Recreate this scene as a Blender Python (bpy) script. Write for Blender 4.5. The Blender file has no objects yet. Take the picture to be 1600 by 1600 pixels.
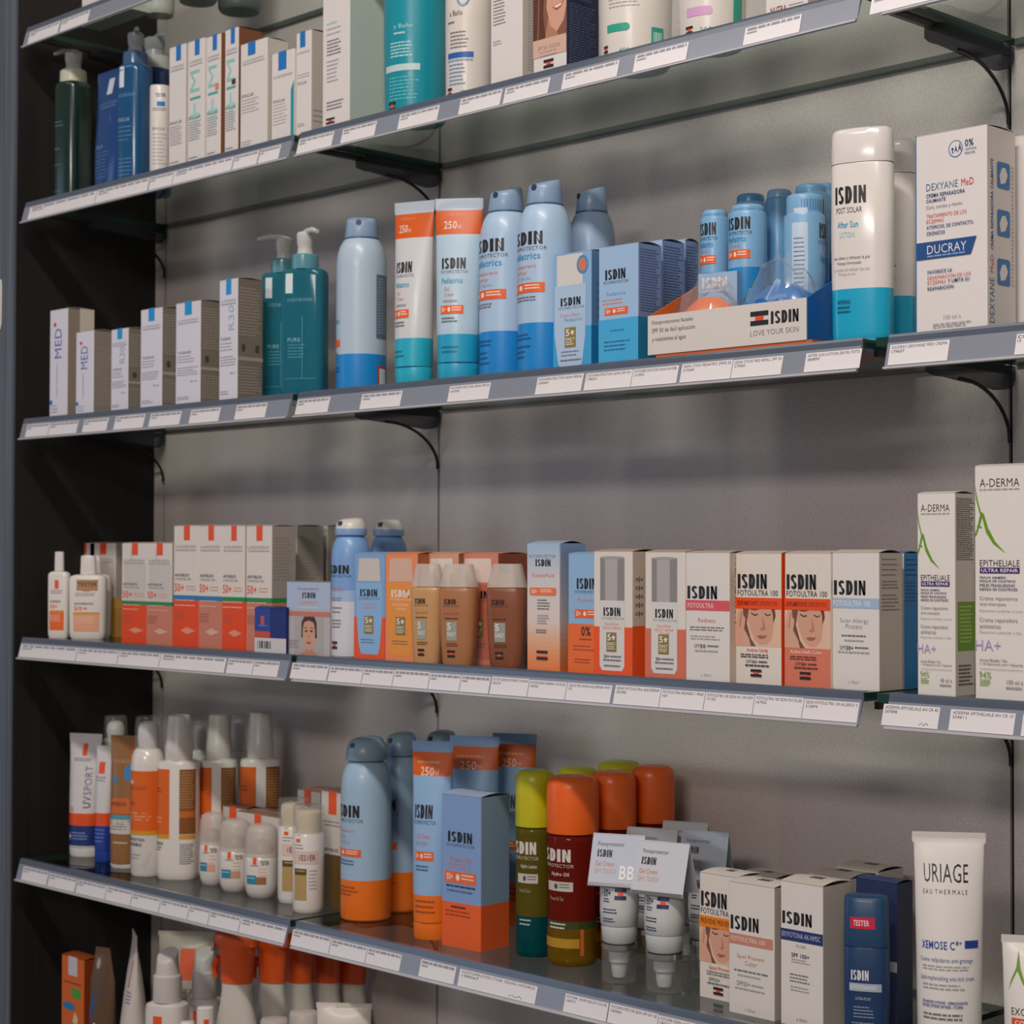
import bpy, math, random
from mathutils import Vector, Matrix
random.seed(7)
SC = bpy.context.scene
COL = SC.collection
PI = math.pi
EYE = 1.45

# ------------------------------------------------------------------ camera, world, lights, exposure
cam_d = bpy.data.cameras.new('camera'); cam = bpy.data.objects.new('camera', cam_d); COL.objects.link(cam)
cam_d.sensor_width = 36.0; cam_d.lens = 36.0 * 2937.8 / 1600.0; cam_d.clip_start = .05
cam.location = (2.4688, -1.4179, EYE)
yaw, pitch, roll = 0.795668, 0.0225542, 0.0022766
vd = Vector((-math.sin(yaw) * math.cos(pitch), math.cos(yaw) * math.cos(pitch), math.sin(pitch)))
rt = Vector((math.cos(yaw), math.sin(yaw), 0)); up = rt.cross(vd)
r2 = math.cos(roll) * rt + math.sin(roll) * up; u2 = -math.sin(roll) * rt + math.cos(roll) * up
from mathutils import Matrix
cam.rotation_euler = Matrix((r2, u2, -vd)).transposed().to_euler()
cam_d.dof.use_dof = True; cam_d.dof.focus_distance = 1.78; cam_d.dof.aperture_fstop = 13.0
SC.camera = cam

world = bpy.data.worlds.new('world'); SC.world = world; world.use_nodes = True
bg = world.node_tree.nodes['Background']; bg.inputs[0].default_value = (1.0, .92, .89, 1); bg.inputs[1].default_value = .175

def area(name, loc, target, sx, sy, power, col):
    d = bpy.data.lights.new(name, 'AREA'); d.shape = 'RECTANGLE'; d.size = sx; d.size_y = sy; d.energy = power; d.color = col
    o = bpy.data.objects.new(name, d); COL.objects.link(o); o.location = loc
    f = (Vector(target) - Vector(loc)).normalized(); ax = (Vector((1, 0, 0)) - f * f.x).normalized()   # long side stays parallel to the shelves
    o.rotation_euler = Matrix((ax, (-f).cross(ax), -f)).transposed().to_euler()
    return o
# two ceiling lamps of the shop in front of the unit, daylight from the shop window on the left
area('ceiling_light_key', (2.05, -1.65, 3.70), (1.3, .05, 1.45), 1.7, .14, 52, (1.0, .90, .83))
area('ceiling_light_far', (-.1, -1.6, 3.70), (.1, .05, 1.5), 1.4, .14, 3.5, (1.0, .93, .87))
area('wall_fill_light', (2.9, -4.2, 3.0), (1.3, .1, 1.5), 1.5, .3, 40, (1.0, .90, .83))  # added soft fill, put in to brighten the wall under the shelves
area('window_daylight', (-1.6, -2.4, 1.75), (.0, 0, 1.5), 1.0, 1.6, 6, (.50, .68, 1.0))
SC.view_settings.view_transform = 'Standard'; SC.view_settings.look = 'None'
SC.view_settings.gamma = 1.0; SC.view_settings.use_curve_mapping = False
SC.view_settings.exposure = 0.08
SC.cycles.max_bounces = 10; SC.cycles.transparent_max_bounces = 24
SC.cycles.caustics_reflective = False; SC.cycles.caustics_refractive = False

# ------------------------------------------------------------------ materials
def lin(h):
    h = h.lstrip('#'); o = []
    for i in (0, 2, 4):
        c = int(h[i:i + 2], 16) / 255
        o.append(c / 12.92 if c <= .04045 else ((c + .055) / 1.055) ** 2.4)
    return tuple(o) + (1,)
MATS = {}
def new_mat(name):
    m = bpy.data.materials.new(name); m.use_nodes = True
    nt = m.node_tree; nt.nodes.clear()
    out = nt.nodes.new('ShaderNodeOutputMaterial')
    return m, nt, out
def principled(name, h, rough, spec=.5, coat=0, metal=0, trans=0, noise=.04, scale=60, sss=0):
    m, nt, out = new_mat(name)
    b = nt.nodes.new('ShaderNodeBsdfPrincipled'); nt.links.new(b.outputs[0], out.inputs[0])
    b.inputs['Roughness'].default_value = rough; b.inputs['Specular IOR Level'].default_value = spec
    b.inputs['Coat Weight'].default_value = coat; b.inputs['Metallic'].default_value = metal
    b.inputs['Coat Roughness'].default_value = .12
    b.inputs['Transmission Weight'].default_value = trans
    c = lin(h)
    n = nt.nodes.new('ShaderNodeTexNoise'); n.inputs['Scale'].default_value = scale
    tc = nt.nodes.new('ShaderNodeTexCoord'); nt.links.new(tc.outputs['Object'], n.inputs['Vector'])
    mx = nt.nodes.new('ShaderNodeMix'); mx.data_type = 'RGBA'
    mx.inputs[6].default_value = c; mx.inputs[7].default_value = tuple(x * (1 - noise) for x in c[:3]) + (1,)
    nt.links.new(n.outputs['Fac'], mx.inputs[0]); nt.links.new(mx.outputs[2], b.inputs['Base Color'])
    return m
def clear(name, tint, gloss, rough=.04, haze=None):
    """thin clear plastic or glass: tinted see-through with a Fresnel gloss"""
    m, nt, out = new_mat(name)
    t = nt.nodes.new('ShaderNodeBsdfTransparent'); t.inputs[0].default_value = tint
    g = nt.nodes.new('ShaderNodeBsdfGlossy'); g.inputs['Roughness'].default_value = rough
    f = nt.nodes.new('ShaderNodeFresnel'); f.inputs[0].default_value = 1.5
    mul = nt.nodes.new('ShaderNodeMath'); mul.operation = 'MULTIPLY'; mul.inputs[1].default_value = gloss; mul.use_clamp = True
    nt.links.new(f.outputs[0], mul.inputs[0])
    mix = nt.nodes.new('ShaderNodeMixShader')
    geo = nt.nodes.new('ShaderNodeNewGeometry'); fr = nt.nodes.new('ShaderNodeMath'); fr.operation = 'SUBTRACT'; fr.inputs[0].default_value = 1
    nt.links.new(geo.outputs['Backfacing'], fr.inputs[1])      # gloss on entering faces only: the far side would show total reflection
    m3 = nt.nodes.new('ShaderNodeMath'); m3.operation = 'MULTIPLY'; nt.links.new(mul.outputs[0], m3.inputs[0]); nt.links.new(fr.outputs[0], m3.inputs[1])
    mul = m3
    nt.links.new(mul.outputs[0], mix.inputs[0]); nt.links.new(t.outputs[0], mix.inputs[1]); nt.links.new(g.outputs[0], mix.inputs[2])
    last = mix
    if haze:
        d = nt.nodes.new('ShaderNodeBsdfDiffuse'); d.inputs[0].default_value = lin(haze[0])
        m2 = nt.nodes.new('ShaderNodeMixShader'); m2.inputs[0].default_value = haze[1]
        nt.links.new(mix.outputs[0], m2.inputs[1]); nt.links.new(d.outputs[0], m2.inputs[2]); last = m2
    nt.links.new(last.outputs[0], out.inputs[0])
    return m
def M(k):
    if k in MATS: return MATS[k]
    if k == 'glass': m = clear('shelf_glass', (.865, .925, .895, 1), .9, .02)
    elif k == 'glass_edge': m = principled('glass_edge', '#1A3B32', .15)
    elif k == 'clear': m = clear('clear_plastic', (.95, .955, .96, 1), 1.0, .06, ('#D8D4D0', .10))
    elif k == 'film': m = clear('plastic_film', (.98, .985, .99, 1), 1.3, .10, ('#D8E4EC', .09))
    elif k == 'frost': m = clear('frosted_plastic', (.92, .90, .88, 1), .8, .3, ('#E2D9D2', .50))
    elif k == 'tealglass': m = clear('teal_plastic', (.30, .58, .64, 1), 1.2, .08, ('#2A8096', .55))
    elif k == 'blueglass': m = clear('blue_plastic', (.06, .22, .42, 1), 1.2, .08, ('#0C3F78', .5))
    elif k == 'redoil': m = clear('red_oil', (.55, .12, .06, 1), 1.0, .08, ('#7A1D10', .62))
    elif k == 'yellowoil': m = clear('yellow_oil', (.72, .50, .06, 1), 1.0, .08, ('#8A6A10', .5))
    elif k == 'olive': m = clear('olive_oil', (.45, .40, .08, 1), 1.0, .08, ('#6B601A', .62))
    elif k == 'tealoil': m = clear('teal_oil', (.02, .30, .33, 1), 1.0, .08, ('#05545A', .6))
    elif k == 'bracketplastic': m = clear('smoked_plastic', (.55, .55, .57, 1), 1.6, .12, ('#5A5A60', .30))
    elif k == 'railplastic': m = principled('rail_plastic', '#858B99', .32, .5, coat=.3)
    elif k == 'raillip': m = principled('rail_lip', '#B9B7BC', .25, .5, coat=.5)
    elif k == 'railtop': m = principled('rail_top', '#505A6A', .25, .5, coat=.4)
    elif k == 'ticket': m = principled('ticket_paper', '#E6E2E4', .5, .5, coat=.35)
    elif k == 'black': m = principled('black_steel', '#0B0B0C', .4)
    elif k == 'chrome': m = principled('silver', '#C9C7C6', .22, metal=1)
    elif k == 'silvercap': m = principled('silver_print', '#A9A6A5', .35, metal=.6)
    elif k == 'hole': m = principled('card_inside', '#4A3020', .8)
    else:
        h = k; rough, coat = .42, 0
        if ':' in k:
            h, s = k.split(':')
            if s == 'g': rough, coat = .22, .35     # glossy plastic
            elif s == 's': rough, coat = .36, .1     # satin plastic / lacquered metal
        m = principled('colour_' + k.strip('#').replace(':', '_').lower(), h, rough, coat=coat)
    MATS[k] = m
    return m

# ------------------------------------------------------------------ mesh builder
class MB:
    def __init__(s): s.v = []; s.f = []; s.m = []; s.keys = []
    def slot(s, k):
        if k not in s.keys: s.keys.append(k)
        return s.keys.index(k)
    def add(s, vs, fs, k):
        o = len(s.v); i = s.slot(k); s.v += [tuple(v) for v in vs]
        for f in fs: s.f.append(tuple(o + a for a in f)); s.m.append(i)
    def box(s, a, b, k):
        x0, y0, z0 = a; x1, y1, z1 = b
        s.add([(x0, y0, z0), (x1, y0, z0), (x1, y1, z0), (x0, y1, z0), (x0, y0, z1), (x1, y0, z1), (x1, y1, z1), (x0, y1, z1)],
              [(0, 3, 2, 1), (4, 5, 6, 7), (0, 1, 5, 4), (1, 2, 6, 5), (2, 3, 7, 6), (3, 0, 4, 7)], k)
    def tube(s, pts, rad, k, n=8):
        pts = [Vector(p) for p in pts]; rings = []
        for i, p in enumerate(pts):
            t = (pts[min(i + 1, len(pts) - 1)] - pts[max(i - 1, 0)]).normalized()
            a = t.cross(Vector((1, .13, .07))).normalized(); b = t.cross(a)
            r = rad[i] if isinstance(rad, (list, tuple)) else rad
            rings.append([p + (a * math.cos(2 * PI * j / n) + b * math.sin(2 * PI * j / n)) * r for j in range(n)])
        vs = [v for r in rings for v in r]; fs = []
        for i in range(len(rings) - 1):
            for j in range(n): fs.append((i * n + j, i * n + (j + 1) % n, (i + 1) * n + (j + 1) % n, (i + 1) * n + j))
        fs.append(tuple(range(n))[::-1]); fs.append(tuple((len(rings) - 1) * n + j for j in range(n)))
        s.add(vs, fs, k)
    def loft(s, rings, key, bands=(), N=40, bottom=True, top=True):
        """rings: (z, a, b, p[, shear]) superellipse sections; bands: (z0, z1, key)"""
        rs = [list(r) + [0.0] * (5 - len(r)) for r in rings]
        cuts = sorted({c for b in bands for c in b[:2]})
        for c in cuts:
            for i in range(len(rs) - 1):
                if rs[i][0] + 1e-6 < c < rs[i + 1][0] - 1e-6:
                    t = (c - rs[i][0]) / (rs[i + 1][0] - rs[i][0])
                    rs.insert(i + 1, [rs[i][j] + t * (rs[i + 1][j] - rs[i][j]) for j in range(5)]); break
        vs = []
        for (z, a, b, p, sh) in rs:
            for j in range(N):
                t = 2 * PI * j / N; x, y = sup(a, b, p, t); vs.append((x, y, z + sh * y))
        o = len(s.v); s.v += vs
        def kz(z):
            for b in bands:
                if b[0] - 1e-6 <= z <= b[1] + 1e-6: return b[2]
            return key
        for i in range(len(rs) - 1):
            sl = s.slot(kz((rs[i][0] + rs[i + 1][0]) / 2))
            for j in range(N):
                s.f.append((o + i * N + j, o + i * N + (j + 1) % N, o + (i + 1) * N + (j + 1) % N, o + (i + 1) * N + j)); s.m.append(sl)
        if bottom: s.f.append(tuple(o + j for j in range(N))[::-1]); s.m.append(s.slot(kz(rs[0][0])))
        if top: s.f.append(tuple(o + (len(rs) - 1) * N + j for j in range(N))); s.m.append(s.slot(kz(rs[-1][0])))
        return [tuple(r) for r in rs]
    def build(s, name, parent=None, loc=None, sharp=38):
        me = bpy.data.meshes.new(name); me.from_pydata(s.v, [], s.f); me.update()
        for k in s.keys: me.materials.append(M(k))
        me.polygons.foreach_set('material_index', s.m)
        me.polygons.foreach_set('use_smooth', [True] * len(s.f))
        me.set_sharp_from_angle(angle=math.radians(sharp))
        o = bpy.data.objects.new(name, me); COL.objects.link(o)
        if parent is not None: o.parent = parent
        if loc is not None: o.location = loc
        return o
def sup(a, b, p, t):
    """point of a superellipse; t=0 is the front (-y), growing towards +x"""
    sn, cs = math.sin(t), math.cos(t); e = 2.0 / p
    return (a * math.copysign(abs(sn) ** e, sn), -b * math.copysign(abs(cs) ** e, cs))
def tag(o, label, cat, group=None):
    o['label'] = label; o['category'] = cat
    if group: o['group'] = group
    return o
def empty(name, loc, rz=0.0):
    o = bpy.data.objects.new(name, None); COL.objects.link(o); o.location = loc; o.rotation_euler = (0, 0, rz)
    o.empty_display_size = .02
    return o
def struct(mb, name):
    o = mb.build(name); o['kind'] = 'structure'; return o

# ------------------------------------------------------------------ printing: flat marks laid on a part's own surface
TXT = {}
_tc = bpy.data.curves.new('lettering', 'FONT'); _to = bpy.data.objects.new('lettering', _tc)
_tc.resolution_u = 2
def heavy_name():
    """the five heavy condensed capitals of the big name, in a unit box (about 2.2 times as wide as tall)"""
    vs, fs = [], []
    def quad(pts):
        o = len(vs); vs.extend(pts); fs.append(tuple(range(o, o + len(pts))))
    def bar(x0, z0, x1, z1): quad([(x0, z0), (x1, z0), (x1, z1), (x0, z1)])
    st, bz = .098, .17
    bar(0, 0, st, 1)
    # S: a thick stroke along a double bow
    x0, x1 = .143, .345; cx = (x0 + x1) / 2; rx = (x1 - x0) / 2
    path = []
    for i in range(11): a = math.radians(20 + 235 * i / 10); path.append((math.cos(a), .75 + .25 * math.sin(a), math.cos(a), math.sin(a)))
    for i in range(11): a = math.radians(75 - 235 * i / 10); path.append((math.cos(a), .255 + .255 * math.sin(a), math.cos(a), math.sin(a)))
    def pt(p, k): return (cx + rx * p[0] * (1 - k * .86), (p[1] + 0) - k * .165 * p[3])
    up_, lo = path[:11], path[11:]
    A = [pt(p, 0) for p in up_] + [pt(p, 1) for p in lo]; B = [pt(p, 1) for p in up_] + [pt(p, 0) for p in lo]
    for i in range(len(A) - 1): quad([A[i], A[i + 1], B[i + 1], B[i]])
    d0 = .39; bar(d0, 0, d0 + st, 1); w = .205
    for i in range(10):
        a, b = (math.radians(90 - 180 * j / 10) for j in (i, i + 1))
        f = lambda t, rx_, rz: (d0 + .085 + rx_ * max(0, math.cos(t)) ** .8, .5 + rz * math.sin(t))
        quad([f(a, .125, .5), f(b, .125, .5), f(b, .032, .5 - bz), f(a, .032, .5 - bz)])
    bar(.645, 0, .645 + st, 1)
    n0 = .79; bar(n0, 0, n0 + .07, 1); bar(.93, 0, 1, 1); quad([(n0, 1), (n0 + .075, 1), (1.0, 0), (.925, 0)])
    return vs, fs
TXT[('ISDIN', True)] = heavy_name()
def text_geo(s, bold):
    k = (s, bold)
    if k not in TXT:
        _tc.body = s; _tc.offset = .016 if bold else -.004; _tc.space_character = 1.08 if bold else 1.04
        me = _to.to_mesh(); vs = [(v.co.x, v.co.y) for v in me.vertices]; fs = [tuple(p.vertices) for p in me.polygons]
        _to.to_mesh_clear()
        if not vs: vs = [(0, 0), (1, 1)]
        x0 = min(v[0] for v in vs); x1 = max(v[0] for v in vs); y0 = min(v[1] for v in vs); y1 = max(v[1] for v in vs)
        TXT[k] = ([((x - x0) / (x1 - x0 + 1e-9), (y - y0) / (y1 - y0 + 1e-9)) for x, y in vs], fs)
    return TXT[k]
def ell(x0, z0, x1, z1, n=18):
    return [((x0 + x1) / 2 + (x1 - x0) / 2 * math.cos(2 * PI * i / n), (z0 + z1) / 2 + (z1 - z0) / 2 * math.sin(2 * PI * i / n)) for i in range(n)]
RND = random.Random(3)
def draw(mb, mp, items, nx=1, o0=.00015, do=.00003):
    """items in fractions of the face; mp(fx, fz, off) gives the point"""
    off = o0
    for it in items:
        k = it[0]; off += do
        if k == 'r':
            x0, z0, x1, z1, c = it[1:6]
            n = max(1, int(abs(x1 - x0) * nx + .99)); mz = max(1, int(abs(z1 - z0) * nx * .6 + .99)) if nx > 1 else 1
            vs = [mp(x0 + (x1 - x0) * i / n, z0 + (z1 - z0) * j / mz, off) for j in range(mz + 1) for i in range(n + 1)]
            mb.add(vs, [(j * (n + 1) + i, j * (n + 1) + i + 1, (j + 1) * (n + 1) + i + 1, (j + 1) * (n + 1) + i) for j in range(mz) for i in range(n)], c)
        elif k in ('t', 'tv'):
            s, x0, z0, x1, z1, c = it[1:7]; bold = it[7] if len(it) > 7 else False
            vs, fs = text_geo(s, bold)
            if k == 't': pv = [mp(x0 + (x1 - x0) * a, z0 + (z1 - z0) * b, off) for a, b in vs]
            else: pv = [mp(x1 - (x1 - x0) * b, z0 + (z1 - z0) * a, off) for a, b in vs]
            mb.add(pv, fs, c)
        elif k == 'l':
            x0, z0, x1, z1, n, c = it[1:7]; h = (z1 - z0) / n; c = '#74727A' if c == K else c; hh = min(h * .44, .0085) if n > 1 else (h * .8 if h > .1 else min(h * .8, .012))
            for i in range(n):
                zt = z1 - i * h; x = x0; xe = x1 - (x1 - x0) * (RND.random() * .25 if n > 1 else 0)
                while x < xe - 1e-4:
                    w = (x1 - x0) * (.06 + .14 * RND.random()); xb = min(x + w, xe)
                    mb.add([mp(x, zt - hh, off), mp(xb, zt - hh, off), mp(xb, zt, off), mp(x, zt, off)], [(0, 1, 2, 3)], c)
                    x = xb + (x1 - x0) * .025
        elif k == 'p':
            pts, c = it[1], it[2]
            mb.add([mp(a, b, off) for a, b in pts], [tuple(range(len(pts)))], c)
        elif k == 'e':
            x0, z0, x1, z1, c = it[1:6]
            mb.add([mp(a, b, off) for a, b in ell(x0, z0, x1, z1)], [tuple(range(18))], c)
        elif k == 'in':      # a group drawn inside a sub-rectangle, in its own 0..1 coordinates
            x0, z0, x1, z1, sub = it[1:6]
            draw(mb, lambda a, b, f, x0=x0, z0=z0, x1=x1, z1=z1: mp(x0 + (x1 - x0) * a, z0 + (z1 - z0) * b, f), sub, nx * abs(x1 - x0) if nx > 1 else 1, off, do)
            off += do * len(sub)
K = '#242328'; G = '#77757A'; LG = '#A9A6A8'; W = '#E4DEDA'; O = '#F0641E'; OB = '#EE7A45'; LB = '#9FBEDD'; CY = '#149CCB'; NV = '#1D2C5A'; RD = '#CF2A3A'
def emblem(x0, z0, x1, z1, k=K):      # two dark bars with a red block between
    h = z1 - z0; w = x1 - x0
    return [('r', x0 + w * .27, z0 + h * .2, x1 - w * .27, z0 + h * .8, '#E8502A'), ('r', x0, z0 + h * .66, x1, z1, k), ('r', x0, z0, x1, z0 + h * .34, k)]
def isdin(x0, z0, x1, z1, sub=None, k=K, sk=None, hang=.04):
    r = [('t', 'ISDIN', x0, z0, x1, z1, k, True)]
    if sub: h = (z1 - z0); r.append(('t', sub, x0 - hang * .5, z0 - h * .42, x1 + hang, z0 - h * .14, sk or k))
    return r
def spf(x0, z0, x1, z1, c=O, k='#F6E9E0'):
    w = x1 - x0; h = z1 - z0
    return [('r', x0, z0, x1, z1, c), ('t', '50+', x0 + .06 * w, z0 + .22 * h, x0 + .26 * w, z1 - .2 * h, k, True), ('e', x0 + .36 * w, z0 + .22 * h, x0 + .36 * w + .12 * w, z1 - .22 * h, k), ('l', x0 + .54 * w, z0 + .2 * h, x0 + .95 * w, z1 - .2 * h, 2, k)]
def star5(x0, z0, x1, z1):
    w = x1 - x0; h = z1 - z0
    pts = []
    for i in range(10):
        r = .22 if i % 2 == 0 else .1; a = PI / 2 + i * PI / 5
        pts.append((x0 + w * (.70 + r * math.cos(a)), z0 + h * (.74 + r * .75 * math.sin(a))))
    return [('r', x0, z0, x1, z1, '#8C7A3C'), ('t', '5', x0 + .1 * w, z0 + .58 * h, x0 + .44 * w, z0 + .92 * h, '#F0EBE0', True), ('p', pts, '#F0EBE0'),
            ('t', 'DAILY', x0 + .1 * w, z0 + .34 * h, x0 + .9 * w, z0 + .5 * h, '#F0EBE0', True), ('l', x0 + .1 * w, z0 + .08 * h, x0 + .9 * w, z0 + .28 * h, 2, '#F0EBE0')]
SK = '#D8A48A'; HR = '#4A2E22'
PORTRAIT = [('r', 0, 0, 1, 1, '#B7B0AE'), ('p', [(.24, .45), (.25, .85), (.34, 1), (.68, 1), (.76, .85), (.77, .45)], HR), ('p', [(.14, 0), (.34, .10), (.66, .10), (.86, 0)], '#C58E75'),
    ('p', [(.37, 0), (.38, .25), (.62, .25), (.64, 0)], '#C58E75'), ('p', ell(.29, .12, .71, 1.0, 22), SK), ('p', [(.28, .72), (.34, .92), (.42, 1), (.60, 1), (.67, .92), (.72, .72), (.66, .85), (.5, .9), (.34, .85)], HR),
    ('e', .36, .60, .46, .65, '#2E2320'), ('e', .54, .60, .64, .65, '#2E2320'), ('p', [(.34, .69), (.46, .71), (.46, .725), (.36, .715)], HR), ('p', [(.54, .71), (.66, .69), (.64, .715), (.54, .725)], HR),
    ('p', [(.48, .46), (.5, .6), (.52, .46), (.5, .435)], '#BE8468'), ('e', .42, .30, .58, .355, '#A6524A')]
TILT = [('r', 0, 0, 1, 1, '#E8BFA4'), ('p', [(.30, 1), (.25, .6), (.34, .2), (.45, .0), (.3, 0), (.2, .3), (.16, 1)], '#7A5140'),
    ('p', [(.30, 1), (.27, .72), (.33, .42), (.42, .18), (.54, .04), (.70, .06), (.80, .22), (.83, .5), (.86, .8), (.84, 1)], SK),
    ('p', [(.86, 1), (.88, .8), (.83, .62), (.82, .85), (.78, 1)], '#6B4334'),
    ('p', [(0, 0), (0, .55), (.07, .95), (.14, 1), (.17, .93), (.14, .7), (.20, .78), (.22, .7), (.19, .45), (.30, .2), (.34, 0)], '#DBA98F'), ('p', [(.08, .5), (.13, .9), (.15, .9), (.11, .5)], '#B98169'),
    ('p', [(.34, .86), (.42, .80), (.50, .83), (.49, .855), (.42, .835), (.35, .885)], '#3A2620'), ('p', [(.64, .85), (.71, .80), (.78, .84), (.77, .86), (.71, .83), (.65, .875)], '#3A2620'),
    ('p', [(.32, .96), (.42, .94), (.52, .97), (.52, 1), (.32, 1)], '#7A5140'), ('p', [(.60, .80), (.66, .48), (.62, .42), (.55, .44), (.56, .48), (.60, .50)], '#BC8368'),
    ('p', [(.47, .27), (.56, .30), (.62, .285), (.70, .30), (.64, .22), (.55, .20)], '#B2605A')]
SMILE = [('r', 0, 0, 1, 1, '#8C5A46'), ('p', [(.35, 0), (.45, .4), (.62, .25), (.8, 0)], '#B97E66'), ('p', [(.45, 1), (.40, .6), (.52, .25), (.72, .12), (.92, .3), (1, .55), (1, 1)], SK),
    ('p', [(.58, .58), (.70, .50), (.84, .54), (.93, .66), (.82, .62), (.70, .60)], '#B4524A'), ('p', [(.62, .575), (.71, .55), (.82, .57), (.88, .62), (.8, .61), (.7, .595)], '#F1E6DE'),
    ('p', [(.74, .85), (.80, .75), (.88, .80), (.84, .88)], '#BE8468'), ('p', [(0, 0), (0, 1), (.35, 1), (.30, .5), (.38, 0)], '#5E3626'), ('p', [(.12, 0), (.16, 1), (.20, 1), (.17, 0)], '#8C5A46')]

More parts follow.
